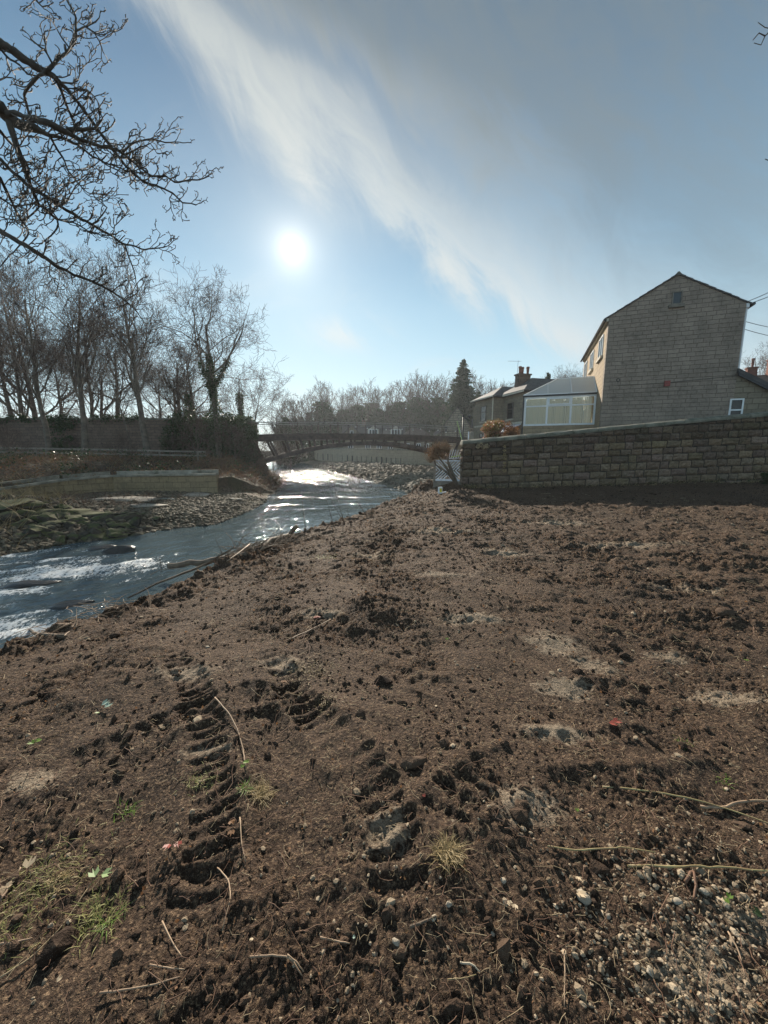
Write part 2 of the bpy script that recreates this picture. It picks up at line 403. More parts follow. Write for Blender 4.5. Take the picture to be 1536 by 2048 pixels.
M['black'] = simple('black_metal', (.022, .022, .024), .45, var=.2, bump=0)
M['iron'] = simple('dark_bridge_iron', (.11, .078, .065), .75, scale=2.5, bump=.3, bscale=14, c2=(.040, .030, .027))
M['rail'] = simple('galvanised_rail', (.42, .42, .40), .32, metal=.8, bump=0)
M['timber'] = simple('weathered_timber', (.24, .205, .165), .85, scale=5, bump=.4, bscale=24)
M['galv'] = simple('grey_gate_metal', (.62, .66, .72), .4, metal=.1, bump=0)
M['clay'] = simple('clay_pot', (.20, .085, .06), .8, bump=.2)
M['redbox'] = simple('red_plastic', (.22, .035, .025), .5, bump=0)
M['yellow'] = simple('yellow_plastic', (.75, .60, .05), .45, bump=0)
M['lime'] = simple('pale_green_paint', (.42, .55, .20), .5, bump=0)
M['palewood'] = simple('bare_wood', (.42, .36, .26), .7, scale=9)
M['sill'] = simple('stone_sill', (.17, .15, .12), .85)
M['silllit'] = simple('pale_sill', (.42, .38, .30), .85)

def glass_mat(name, tint, rough=.06):
    m, t, b = new_mat(name); b.inputs['Base Color'].default_value = (*tint, 1); b.inputs['Roughness'].default_value = rough
    b.inputs['Specular IOR Level'].default_value = .45; return m
M['pane'] = glass_mat('window_pane', (.015, .016, .018))
def clear_glass(name, tint=(.9, .93, .92), refl=.12):
    m, t, b = new_mat(name); t.n.remove(b)
    tr = t.add('ShaderNodeBsdfTransparent'); tr.inputs[0].default_value = (*tint, 1)
    gl = t.add('ShaderNodeBsdfGlossy'); gl.inputs['Roughness'].default_value = .03
    fr = t.add('ShaderNodeFresnel'); fr.inputs[0].default_value = 1.5
    mx = t.add('ShaderNodeMixShader'); t.put(mx.inputs[0], t.m('ADD', fr.outputs[0], refl-.04))
    t.l.new(tr.outputs[0], mx.inputs[1]); t.l.new(gl.outputs[0], mx.inputs[2]); t.l.new(mx.outputs[0], t.n['Material Output'].inputs[0])
    return m
M['glass'] = clear_glass('clear_glass', refl=.05)
# frosted plastic roof sheets
m, t, b = new_mat('roof_glazing'); b.inputs['Base Color'].default_value = (.60, .62, .61, 1); b.inputs['Roughness'].default_value = .25
tl = t.add('ShaderNodeBsdfTranslucent'); tl.inputs[0].default_value = (.7, .75, .76, 1); mx = t.add('ShaderNodeMixShader'); mx.inputs[0].default_value = .4
t.l.new(b.outputs[0], mx.inputs[1]); t.l.new(tl.outputs[0], mx.inputs[2]); t.l.new(mx.outputs[0], t.n['Material Output'].inputs[0]); M['poly'] = m
m, t, b = new_mat('vertical_blind'); b.inputs['Base Color'].default_value = (.62, .56, .42, 1); b.inputs['Roughness'].default_value = .8
tl = t.add('ShaderNodeBsdfTranslucent'); tl.inputs[0].default_value = (.70, .63, .44, 1); mx = t.add('ShaderNodeMixShader'); mx.inputs[0].default_value = .65
t.l.new(b.outputs[0], mx.inputs[1]); t.l.new(tl.outputs[0], mx.inputs[2]); t.l.new(mx.outputs[0], t.n['Material Output'].inputs[0]); M['blind'] = m

# near wall blocks: colour of each stone in an attribute
m, t, b = new_mat('gritstone_blocks'); o = t.add('ShaderNodeTexCoord').outputs['Object']
at_ = t.add('ShaderNodeAttribute', attribute_name='tone').outputs['Color']
n1 = t.noise(o, 14, 6, .65); n2 = t.noise(o, 1.3, 4, .6)
c = t.mix(t.rng(n1, .3, .72), t.mix(1, at_, (.55, .55, .55), 'MULTIPLY'), t.mix(1, at_, (1.35, 1.33, 1.25), 'MULTIPLY'))
c = t.mix(t.rng(n2, .55, .75, 0, .55), c, (.055, .060, .035))
t.put(b.inputs['Base Color'], c); b.inputs['Roughness'].default_value = .92; b.inputs['Specular IOR Level'].default_value = .2
t.put(b.inputs['Normal'], t.bump(t.m('ADD', n1, t.m('MULTIPLY', t.noise(o, 60, 3), .4)), .9, .02)); M['block'] = m
M['joint'] = simple('wall_joint', (.035, .028, .022), .95, bump=0)

# ground: soil / shingle / overgrown bank / meadow by weights in attributes
m, t, b = new_mat('ground_soil'); o = t.add('ShaderNodeTexCoord').outputs['Object']
za = t.add('ShaderNodeAttribute', attribute_name='zone'); sz = t.add('ShaderNodeSeparateColor'); t.l.new(za.outputs['Color'], sz.inputs[0])
sand_a = t.add('ShaderNodeAttribute', attribute_name='sand').outputs['Fac']
nA = t.noise(o, .8, 4, .6); nB = t.noise(o, 5, 5, .65); nC = t.noise(o, 32, 5, .7); nD = t.noise(o, 130, 3, .7)
soil = t.mix(t.rng(nB, .3, .7), (.026, .0145, .0095), (.088, .053, .034))
soil = t.mix(t.rng(nA, .4, .66, 0, .7), soil, (.112, .070, .045))
soil = t.mix(t.rng(t.noise(t.mapv(o, loc=(5, 3, 0)), .45, 5, .6), .52, .66, 0, .75), soil, (.030, .019, .013))
soil = t.mix(t.rng(nC, .49, .67, 0, .8), soil, (.195, .125, .078))
nE = t.noise(o, 75, 4, .75); soil = t.mix(t.rng(nE, .535, .64, 0, .9), soil, (.36, .245, .15)); soil = t.mix(t.rng(nE, .46, .34, 0, .65), soil, (.022, .015, .011))
sandm = t.m('MULTIPLY', t.rng(t.m('ADD', sand_a, t.m('ADD', t.m('MULTIPLY', t.m('SUBTRACT', nC, .5), 1.6), t.m('MULTIPLY', t.m('SUBTRACT', nB, .5), 1.1))), .40, .72, 0, 1), .9)
soil = t.mix(sandm, soil, t.mix(t.rng(nD, .3, .7), (.24, .185, .13), (.50, .40, .29)))
grit = t.rng(t.vor(o, 120), .0, .22, 1, 0)
gm = t.m('MULTIPLY', grit, t.rng(t.m('ADD', t.noise(o, 2.1, 3), t.m('MULTIPLY', sand_a, .4)), .42, .66, .12, .9))
soil = t.mix(gm, soil, (.42, .36, .28))
vs = t.vor(o, 14, out='Color'); vd = t.vor(o, 14)
sv = t.add('ShaderNodeSeparateColor'); t.l.new(vs, sv.inputs[0])
shing = t.mix(sv.outputs[0], (.07, .052, .036), (.26, .20, .14)); shing = t.mix(t.rng(nA, .45, .6, 0, .55), shing, (.075, .085, .030))
bank = t.mix(t.rng(nB, .3, .7), (.045, .034, .022), (.12, .085, .055)); bank = t.mix(t.rng(nA, .45, .6, 0, .5), bank, (.05, .06, .025))
c = t.mix(sz.outputs[1], soil, shing); c = t.mix(sz.outputs[2], c, bank)
t.put(b.inputs['Base Color'], c); b.inputs['Roughness'].default_value = .88; b.inputs['Specular IOR Level'].default_value = .22
hh = t.m('ADD', t.m('MULTIPLY', nC, 1.3), t.m('ADD', t.m('MULTIPLY', nD, .45), t.m('ADD', t.m('MULTIPLY', nE, 1.1), t.m('MULTIPLY', t.m('SUBTRACT', 1, t.vor(o, 48)), .5))))
hh = t.m('ADD', hh, t.m('MULTIPLY', t.m('MULTIPLY', t.m('SUBTRACT', 1, vd), sz.outputs[1]), 1.2))
t.put(b.inputs['Normal'], t.bump(hh, 1, .03)); M['ground'] = m
m, t, b = new_mat('soil_clod'); o = t.add('ShaderNodeTexCoord').outputs['Object']; g = t.add('ShaderNodeNewGeometry')
nC = t.noise(o, 40, 4, .7); c = t.mix(g.outputs['Random Per Island'], (.030, .018, .012), (.100, .064, .042)); c = t.mix(t.rng(nC, .5, .75, 0, .6), c, (.15, .105, .072))
t.put(b.inputs['Base Color'], c); b.inputs['Roughness'].default_value = .92; b.inputs['Specular IOR Level'].default_value = .2
t.put(b.inputs['Normal'], t.bump(nC, .8, .02)); M['clod'] = m
def rockmat(name, ca, cb, moss=0., rough=.75, wet=.3):
    m, t, b = new_mat(name); o = t.add('ShaderNodeTexCoord').outputs['Object']; g = t.add('ShaderNodeNewGeometry')
    c = t.mix(g.outputs['Random Per Island'], ca, cb); n = t.noise(o, 12, 5, .65)
    c = t.mix(t.rng(n, .35, .7, .5, 0), c, tuple(v*.45 for v in ca))
    if moss:
        s = t.add('ShaderNodeSeparateXYZ'); t.l.new(g.outputs['Normal'], s.inputs[0])
        mm = t.m('MULTIPLY', t.rng(t.m('ADD', s.outputs[2], t.m('MULTIPLY', t.m('SUBTRACT', t.noise(o, 1.5, 4), .5), 2.2)), .45, .8), moss)
        c = t.mix(mm, c, t.mix(n, (.045, .055, .012), (.15, .16, .04)))
    t.put(b.inputs['Base Color'], c); b.inputs['Roughness'].default_value = rough; b.inputs['Specular IOR Level'].default_value = wet
    t.put(b.inputs['Normal'], t.bump(n, .6, .03)); return m
M['rock'] = rockmat('river_rock', (.08, .06, .042), (.26, .20, .145), .18, .85, .25)
M['mossrock'] = rockmat('mossy_rock', (.040, .034, .028), (.13, .105, .08), .6, .9)
M['wetrock'] = rockmat('wet_rock', (.030, .025, .020), (.06, .05, .04), 0, .25, .6)
M['riprap'] = rockmat('riprap_rock', (.11, .09, .068), (.30, .25, .19), .12, .85, .2)
M['pebble'] = rockmat('pale_pebble', (.20, .15, .10), (.52, .42, .30), 0, .95, .15)
M['palestone'] = simple('sandstone_slab', (.30, .25, .19), .85, scale=2, bump=.4, bscale=16)
M['white_stone'] = rockmat('white_pebble', (.32, .27, .20), (.44, .38, .30), 0, .9, .2)

# river
m, t, b = new_mat('river_water'); o = t.add('ShaderNodeTexCoord').outputs['Object']
fo = t.add('ShaderNodeAttribute', attribute_name='foam').outputs['Fac']
flow = t.mapv(o, scale=(1, .42, 1), rot=(0, 0, R(38)))
nf = t.noise(flow, 9, 6, .7, .6); nf2 = t.noise(t.mapv(o, scale=(1, .6, 1), rot=(0, 0, R(38))), 24, 6, .78)
fm = t.rng(t.m('ADD', t.m('ADD', fo, t.m('MULTIPLY', t.m('SUBTRACT', nf, .5), 1.5)), t.m('MULTIPLY', t.m('SUBTRACT', nf2, .5), 2.4)), .70, .95, 0, 1)
t.put(b.inputs['Base Color'], t.mix(fm, (.060, .086, .095), (.62, .65, .66)))
far_a = t.add('ShaderNodeAttribute', attribute_name='chop').outputs['Fac']
t.put(b.inputs['Roughness'], t.m('MULTIPLY_ADD', far_a, .045, t.rng(fm, 0, 1, .03, .6))); b.inputs['IOR'].default_value = 1.33; b.inputs['Specular IOR Level'].default_value = .9
flw2 = t.mapv(o, scale=(1, .5, 1), rot=(0, 0, R(20)))
hb = t.m('ADD', t.m('MULTIPLY', t.noise(flw2, 3.0, 4, .55, .4), 1.0), t.m('MULTIPLY', t.noise(flw2, 14, 3, .6, .3), .30))
hb = t.m('ADD', hb, t.m('MULTIPLY', nf, t.m('MULTIPLY', fo, .8)))
far_a = t.add('ShaderNodeAttribute', attribute_name='chop').outputs['Fac']
hb = t.m('MULTIPLY', hb, t.m('MULTIPLY_ADD', far_a, -.2, .40))
glit = t.noise(t.mapv(o, scale=(2.6, .62, 1), rot=(0, 0, R(6))), 1.0, 3, .65, .5)
mid = t.noise(t.mapv(o, scale=(7.0, 2.2, 1)), 1.0, 3, .6, .4)
hb = t.m('ADD', hb, t.m('MULTIPLY', glit, t.m('MULTIPLY', far_a, 5.5)))
hb = t.m('ADD', hb, t.m('MULTIPLY', mid, t.m('MULTIPLY_ADD', far_a, .5, .12)))
t.put(b.inputs['Normal'], t.bump(hb, .8, .10)); M['water'] = m

# ---------------------------------------------------------------- the lie of the land
WZ = -.9
def g2(px, py, z): p = gnd(px, py, z); return (p.x, p.y)
crest = [(-40., 1.0), (-9., 1.3), (-6.3, 1.7), (-4.6, 2.6)] + [g2(px, py, -.3) for px, py in ((0, 1292), (120, 1248), (240, 1212), (330, 1180), (460, 1115), (600, 1064), (700, 1036), (760, 1018), (812, 1000), (842, 986))]
rfar = [(1.7, 20.5)] + [g2(px, py, WZ) for px, py in ((838, 990), (812, 978), (760, 963), (700, 948), (640, 935), (608, 927))] + [(-34., 103.), (-60, 112)]
lbank = [(-60., 3.0), (-20., 6.2), (-13., 8.)] + [g2(px, py, WZ) for px, py in ((0, 1112), (110, 1092), (200, 1079), (290, 1066), (360, 1056), (430, 1050), (480, 1030), (515, 1015), (540, 995), (566, 966), (552, 952), (538, 940), (530, 928))] + [(-60, 98)]
river_poly = crest + rfar + lbank[::-1]
wall_line = [(3.25, 15.72), (30., 15.72)]
side_line = [(3.45, 15.72), (8.3, 41.)]
def wpt(px, Yd): p = at(px, 904, Yd); return (p.x, p.y)
far_wall = [(7.9, 41.5), wpt(868, 45), wpt(822, 49), wpt(760, 57), wpt(700, 68), wpt(650, 84), wpt(612, 106), (-26., 122.), (-60, 130.)]
flood = [(p.x, p.y) for p in (at(432, 946, 20.4), at(225, 950, 19.6), at(130, 960, 18.2), at(0, 975, 16.), at(-250, 985, 13.))]
PHT = {}
TRACKS = [([(330, 1290), (385, 1360), (410, 1440), (418, 1530), (430, 1620), (425, 1720), (395, 1800), (350, 1900)], .22, .088),
          ([(520, 1290), (590, 1390), (680, 1490), (760, 1590), (800, 1700), (790, 1820), (760, 1990)], .24, .105),
          ([(1080, 1530), (980, 1560), (900, 1620), (860, 1700)], .24, .12),
          ([(1400, 1380), (1300, 1376), (1200, 1374), (1120, 1380)], .20, .13), ([(940, 1380), (860, 1372), (770, 1345)], .22, .11),
          ([(60, 1560), (200, 1500), (330, 1440), (480, 1400), (640, 1370)], .22, .11), ([(1000, 1500), (1150, 1500), (1260, 1490), (1400, 1475)], .24, .12)]
TR = [([g2(px, py, 0) for px, py in P], wd, pit) for P, wd, pit in TRACKS]
SANDS = [(1120, 1285, 70, 26), (1190, 1320, 60, 30), (1130, 1370, 60, 25), (1440, 1385, 110, 26), (1330, 1300, 60, 16), (560, 1330, 80, 22), (380, 1340, 70, 16), (770, 1660, 50, 50), (1400, 1960, 150, 110), (1500, 1840, 90, 60), (880, 1150, 90, 8), (1020, 1105, 70, 8), (1250, 1090, 110, 7), (740, 1105, 60, 7), (960, 1240, 80, 10), (60, 1560, 60, 30), (1120, 1470, 80, 20), (640, 1230, 60, 10), (420, 1500, 60, 16), (1050, 1620, 70, 40), (900, 1060, 90, 6), (1100, 1045, 90, 5), (1400, 1180, 110, 9)]
def terrain(x, y, fine=True):
    x = np.asarray(x, float); y = np.asarray(y, float)
    r = np.hypot(x, y)
    ins = inside(x, y, river_poly)
    dc, _, _ = seg_dist(x, y, crest); dr, _, _ = seg_dist(x, y, rfar); dl, _, _ = seg_dist(x, y, lbank)
    # near right: the stripped soil field
    soil = -.3 + .30*sst(dc, 0, 2.6) + .2*sst(y, 9, 15) + .018*np.clip(x-4, 0, 14)*sst(y, 3, 12)
    lump = fbm(x, y, .55, 3, off=1)*.10 + fbm(x, y, 2.0, 3, off=2)*.045 + np.clip(fbm(x, y*1.5, 3.2, 4, .6, off=23), -.1, .6)*.075*sst(r, 3, 7)
    crumb = np.zeros_like(x)
    if fine:
        a = fbm(x, y, 6, 5, .68, off=3); b_ = np.abs(fbm(x, y, 16, 4, .6, off=4))
        rgh = .30+1.25*sst(fbm(x, y, .9, 3, off=5), -.25, .5)
        crumb = (a*.024 + (b_-.25)*.014 + fbm(x, y, 38, 4, .7, off=6)*.009*(r < 9))*rgh*(1+2.4*sst(r, 1.8, 7))
    edge_r = np.exp(-(dc/.8)**2)
    soil = soil + lump + crumb*(1+.8*edge_r) + edge_r*(fbm(x, y, 2.5, 3, off=8)*.10)
    # heaps of dug earth along the bank near the wall
    for hx, hy, hr, ha in ((2.05, 16.6, .75, .40), (2.9, 15.9, .5, .25), (1.5, 17.0, .5, .3), (-.1, 3.9, .35, .10), (5.9, 4.6, .4, .12)):
        soil = soil + ha*np.exp(-((x-hx)**2+(y-hy)**2)/hr**2)*(1+.5*fbm(x, y, 4, 2, off=9))
    if fine:
        for P, wd, pit in TR:
            d, s, sd = seg_dist(x, y, P); tt = d*sd; d2 = d + .03*fbm(x, y, 6, 2, off=11)
            mk = sst(d2, wd*.55, wd*.42)
            ends = sst(s, .02, .25)*sst(s, sum(math.dist(p, q) for p, q in zip(P[:-1], P[1:]))-.02, sum(math.dist(p, q) for p, q in zip(P[:-1], P[1:]))-.25)
            ph = s/pit + .30*np.abs(tt)/wd + .75*fbm(x, y, 3.0, 3, off=12)
            lug = np.clip(np.cos(2*np.pi*ph)*.9+.1 + .5*fbm(x, y, 9, 3, off=21), -.6, 1)
            vis = .40+.60*sst(fbm(x, y, 2.2, 2, off=13), -.30, .25)
            berm = np.exp(-((d2-wd*.58)/.05)**2)*.028
            soil = soil + ends*(mk*vis*(lug*(.017+.006*fbm(x, y, 5, 2, off=22))-.011) - mk*vis*crumb*.35 + berm*.7)
    left_side = (y > np.interp(x, [-60, -9, -2], [2.2, 5.2, 8.2])) & (x < 0)
    # riprap side (right bank beyond the soil)
    rip = WZ + .28*sst(dr, 0, 1.6) + .35*sst(dr, 1.5, 8) + fbm(x, y, 1.4, 2, off=14)*.10
    dfw, _, sfw = seg_dist(x, y, far_wall)
    village = 1.75 + .25*sst(r, 60, 160)
    beyond = np.where(sfw < 0, 1., 0.)*sst(dfw, .05, .5)
    # which side of far wall counts only for y>41
    rip = np.where(y > 41, rip*(1-beyond)+village*beyond, rip)
    dsl, _, ssl = seg_dist(x, y, side_line)
    bs = np.where(ssl < 0, 1., 0.)*sst(dsl, .0, .4)
    up = 1.75 + .055*np.clip(x-3, 0, 14)
    rip = np.where((y > 15.72) & (y <= 41.3), rip*(1-bs)+up*bs, rip)
    rip = np.where((y > 41.3) & (x > 7.9), village, rip)
    # join soil to riprap / raised ground behind the near wall
    kw = sst(y, 15.62, 15.9)
    kk = np.where(x > 3.25, kw, sst(y + .25*fbm(x, y, 1.2, 2, off=15), 16.4, 17.8))
    right = soil*(1-kk) + rip*kk
    # left bank: shingle bar, flood wall, overgrown slope, terrace with trees
    yw = np.interp(x, [p[0] for p in flood][::-1], [p[1] for p in flood][::-1])
    ywr = np.where(x > flood[0][0], flood[0][1] + 1.5*(x-flood[0][0]), yw)
    bar = WZ + .30*sst(dl, 0, 1.4) + .22*sst(dl, 1, 7) + fbm(x, y, 1.1, 4, off=16)*.07 + .5*sst(-x, 9.5, 13)*sst(dl, .2, 2.5)*sst(y, 16, 13)
    slope = .25 + .75*sst(y-ywr, .3, 7.5) + .12*sst(y-ywr, 6, 10)
    t2 = sst(y-ywr, .06, .45)
    lft = bar*(1-t2) + slope*t2 + fbm(x, y, .9, 3, off=17)*.10*t2
    lft = np.minimum(lft, WZ + .05 + .55*dl + .12*fbm(x, y, 1.5, 3, off=18))
    lft = lft + 1.5*sst(y, 60, 140) + .04*fbm(x, y, 5, 3, off=19)*(r < 40)
    bed = WZ - .12 - .35*sst(np.minimum(np.minimum(dc, dr), dl), 0, 1.5)
    nearcrest = (dc < dr) & (dc < dl)
    bed_soil = np.maximum(-.3 - .95*dc + .12*fbm(x, y, 3, 3, off=20) + crumb, bed)
    bedf = np.where(nearcrest, bed_soil, bed)
    z = np.where(ins, bedf, np.where(dl < np.minimum(dc, dr), lft, right))
    # the plot behind the left flood wall etc is chosen by nearest bank; far away land
    zone = np.zeros(x.shape + (4,), np.float32); zone[..., 3] = 1; zone[..., 0] = 1
    isl = (dl < np.minimum(dc, dr)) | (ins & ~nearcrest)
    grav = np.where(isl, 1-t2, kk*(1-bs)*(x < 9)) ; grav = np.where(ins & nearcrest, 0, grav)
    bankw = np.where(isl & ~ins, t2, np.where(ins, 0, np.where(x > 3.25, kk, np.maximum(bs*kk, beyond*(y > 41)))))
    zone[..., 1] = grav; zone[..., 2] = bankw
    return z, zone, (ins | isl)
def hz(x, y): return float(terrain(np.array([x]), np.array([y]), True)[0][0])
def on_many(px, py, z0=0.):
    z = np.full(len(px), float(z0)); D = np.array([list(px_dir(a, b)) for a, b in zip(px, py)])
    for _ in range(5):
        t_ = (z-EYE)/D[:, 2]; P = D[:, :2]*t_[:, None]; z = terrain(P[:, 0], P[:, 1])[0]
    return P
def on(px, py, z0=0.):
    """the point of the ground seen at a pixel of the photo"""
    z = z0
    for _ in range(5):
        p = gnd(px, py, z); z = hz(p.x, p.y)
    return Vector((p.x, p.y, z))
C0 = (0., -1.2)
th = np.concatenate([np.linspace(-np.pi, -1.06, 60, endpoint=False), np.arange(-1.06, 1.06, .00275), np.linspace(1.06, np.pi, 60)])
rad = np.concatenate([np.linspace(.02, 1.7, 40, endpoint=False), np.exp(np.arange(math.log(1.7), math.log(26), .0036)), np.exp(np.arange(math.log(26), math.log(700), .012))])
TH, RA = np.meshgrid(th, rad)
gx, gy = C0[0]+RA*np.sin(TH), C0[1]+RA*np.cos(TH)
gz, zone, _ = terrain(gx.ravel(), gy.ravel()); nR, nT = gx.shape
sand = np.zeros(gx.size)
fx, fy = gx.ravel(), gy.ravel()
dd = fy+1e-6; uu_d = (gz-EYE)
zc = fy*CP - uu_d*SP; ok = zc > .2
ppx = np.where(ok, 768+F*fx/np.where(ok, zc, 1), -9e3); ppy = np.where(ok, 1024-F*(fy*SP+uu_d*CP)/np.where(ok, zc, 1), -9e3)
for cx, cy, ax_, ay_ in SANDS:
    c = g2(cx, cy, 0); ex = abs(g2(cx+ax_, cy, 0)[0]-c[0]); ey = abs(g2(cx, cy-ay_, 0)[1]-c[1])
    sand = np.maximum(sand, np.exp(-(((fx-c[0])/ex)**2+((fy-c[1])/ey)**2)))
sand = np.clip(sand*.75+.30*fbm(fx, fy, .8, 3, off=30)+.05, 0, 1)
i = np.arange(nR-1)[:, None]*nT + np.arange(nT-1)
Q = np.stack([i, i+nT, i+nT+1, i+1], -1).reshape(-1, 4)
link('ground', np_mesh('ground', np.stack([fx, fy, gz], -1), [Q], M['ground'], True, {'zone': zone, 'sand': sand}), kind='structure')
del Q, i

# river surface
th = np.arange(-1.5, .55, .0034); rad = np.concatenate([np.exp(np.arange(math.log(2.2), math.log(24), .0045)), np.exp(np.arange(math.log(24), math.log(150), .006))])
TH, RA = np.meshgrid(th, rad); gx, gy = C0[0]+RA*np.sin(TH), C0[1]+RA*np.cos(TH); nR, nT = gx.shape
fx, fy = gx.ravel(), gy.ravel()
ins = inside(fx, fy, river_poly); dc, _, _ = seg_dist(fx, fy, crest); dr, _, _ = seg_dist(fx, fy, rfar); dl, _, _ = seg_dist(fx, fy, lbank)
keep = ins | (np.minimum(np.minimum(dc, dr), dl) < 1.2)
# flow frame: along the reach that runs from far right to near left
ca, sa = math.cos(R(42)), math.sin(R(42)); a_ = fx*ca+fy*sa; b_ = -fx*sa+fy*ca
rap = sst(fy, 12.5, 7.5)*sst(-fx, 3.2, 6.0)                  # the rapids near the camera
rap2 = np.exp(-((fy-27)/9)**2)*.30 + sst(fy, 30, 40)*.30
wav = fbm(a_*.5, b_*1.6, 1.3, 4, .55, off=40)*.075 + fbm(a_*.6, b_, 4.5, 4, .6, off=41)*.042
calm = fbm(a_, b_*2, .9, 3, off=42)*.008 + fbm(fx, fy*1.3, 5, 3, .6, off=45)*.006
wz = WZ + rap*(wav - .03) + (1-rap)*calm + rap2*fbm(fx*.6, fy*1.2, 2.2, 4, .6, off=43)*.050
crst = sst(fbm(a_*.5, b_*1.6, 1.3, 4, .55, off=40), .05, .45)
lines = np.exp(-(((fbm(a_*.35, b_, .8, 3, off=44))/.07)**2))
foam = rap*(.16 + .34*crst + .34*lines) + .28*np.exp(-((dl-.5)/.55)**2)*sst(fy, 14, 10)*sst(-fx, 4, 6)
for cx, cy, ex, ey, s1 in ((-6.7, 8.1, 1.6, .7, .52), (-4.7, 5.2, 1.0, .4, .42), (-4.9, 6.0, .7, .35, .35), (-6.2, 5.3, 1.2, .35, .4), (-3.6, 5.9, .5, .4, .3), (-5.4, 8.6, .6, .3, .35)):
    foam = foam + s1*np.exp(-(((fx-cx)/ex)**2+((fy-cy)/ey)**2))
foam = np.clip(foam*1.35, 0, 1)
chop = np.clip(sst(fy, 25, 40)*.85 + .30*sst(fy, 14, 20)*sst(fbm(fx*.6, fy, .5, 2, off=49), -.1, .4) , 0, 1)
wz = wz + chop*(fbm(fx*1.5, fy, .55, 2, .5, off=46)*.11 + fbm(fx*1.8, fy, 1.3, 2, .5, off=47)*.075)
wz = wz + sst(fy, 16, 26)*(1-chop)*fbm(fx*1.4, fy, .9, 3, .55, off=48)*.045
i = np.arange(nR-1)[:, None]*nT + np.arange(nT-1)
Q = np.stack([i, i+nT, i+nT+1, i+1], -1).reshape(-1, 4); Q = Q[keep[Q].all(1)]
used = np.zeros(len(fx), bool); used[Q.ravel()] = True; remap = np.cumsum(used)-1
link('river', np_mesh('river', np.stack([fx, fy, wz], -1)[used], [remap[Q]], M['water'], True, {'foam': foam[used], 'chop': chop[used]}), kind='structure')
# ---------------------------------------------------------------- near stone wall
def near_wall():
    x0, x1, y0, th_ = 3.15, 24., 15.5, .45
    root = empty('stone_wall', (x0, y0, hz(4, 15.3)), 0, 'weathered gritstone block wall rising to the right in front of the gabled house', 'wall')
    zb = lambda x: -.15
    def top(x): return 1.93 + .0925*(x-3.15)
    r = np.random.RandomState(11); mb = MB(); tones = []
    def block(xa, xb, za, zb_, face, tone, dn):
        nx, nz = 7, 5
        xs, zs = np.meshgrid(np.linspace(0, 1, nx), np.linspace(0, 1, nz))
        bul = np.clip(np.minimum(np.minimum(xs, 1-xs)*(xb-xa), np.minimum(zs, 1-zs)*(zb_-za))/.045, 0, 1)**.6
        dep = bul*(.055 + dn*.03) + bul*r.normal(size=xs.shape)*.016
        jx = r.normal(size=xs.shape)*.006; X_ = xa+xs*(xb-xa)+jx; Z_ = za+zs*(zb_-za)+r.normal(size=xs.shape)*.006 + (r.uniform(-.012, .012))*(xs-.5)
        if face == 'f': V = np.stack([X_, y0-dep, Z_], -1)
        else: V = np.stack([x0-dep, y0+X_, Z_], -1)
        i = np.arange(nz-1)[:, None]*nx+np.arange(nx-1); q = np.stack([i, i+1, i+nx+1, i+nx], -1).reshape(-1, 4)
        if face != 'f': q = q[:, ::-1]
        mb.raw(V.reshape(-1, 3) - np.array([x0, y0, root.location.z]), F4=q); tones.extend([tone]*(nx*nz))
    for face, L in (('f', x1-x0), ('s', .45)):
        zc = -.22; k = 0
        while zc < 4.6:
            h = r.uniform(.235, .30)
            x = x0 + (-r.uniform(0, .3) if face == 'f' else 0)
            if face == 's': x = 0
            xend = x1 if face == 'f' else .45
            while x < xend:
                wd = r.uniform(.30, .68) if face == 'f' else .45
                if face == 'f' and x < x0: xa = x0; 
                else: xa = x
                xb = min(x+wd, xend)
                if xb-xa > .12:
                    ref = (xa+xb)/2 if face == 'f' else x0
                    sl_ = .042*(ref-x0); za, zb2 = zc+sl_, zc+h+sl_
                    tp = top(ref)-.02
                    if za < tp-.10:
                        zb2 = min(zb2, tp)
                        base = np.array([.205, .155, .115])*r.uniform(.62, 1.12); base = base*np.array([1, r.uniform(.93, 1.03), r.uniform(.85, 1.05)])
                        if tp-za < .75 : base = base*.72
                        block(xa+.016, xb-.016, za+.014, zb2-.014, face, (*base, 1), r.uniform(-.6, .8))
                x += wd
            zc += h; k += 1
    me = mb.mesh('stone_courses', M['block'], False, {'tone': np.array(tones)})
    link('stone_courses', me, root)
    c = MB(); rz = root.location.z
    c.prism([(.0, -.6-rz+.3), (x1-x0, -.3-rz), (x1-x0, top(x1)-.03-rz), (0, top(x0)-.03-rz)], 'y', .012, th_)
    c.build('wall_core', M['joint'], root)
    cp = MB(); x = x0-.06
    while x < x1:
        wd = r.uniform(.7, 1.2); xb = min(x+wd, x1); n = 8
        prof = [(-.07, 0), (-.075, .07), (-.02, .13), (.12, .17), (.32, .17), (.47, .12), (.52, .06), (.52, 0)]
        rows = []
        for xx in (x+.006, x+.03, (x+xb)/2, xb-.03, xb-.006):
            s_ = .93 if xx in (x+.006, xb-.006) else 1
            rows.append([(xx-x0, a*s_+.22*(1-s_)+r.normal()*.006, top(xx)-.025-rz+b_*s_+r.normal()*.006) for a, b_ in prof])
        V = np.array(rows).reshape(-1, 3); ns = len(prof)
        Fq = [(j*ns+i, j*ns+(i+1) % ns, (j+1)*ns+(i+1) % ns, (j+1)*ns+i) for j in range(4) for i in range(ns)]
        cp.raw(V, F3=[(0, i, i+1) for i in range(1, ns-1)] + [(4*ns, 4*ns+i+1, 4*ns+i) for i in range(1, ns-1)], F4=Fq); x = xb
    cp.build('coping', M['coping'], root, smooth=False)
near_wall()

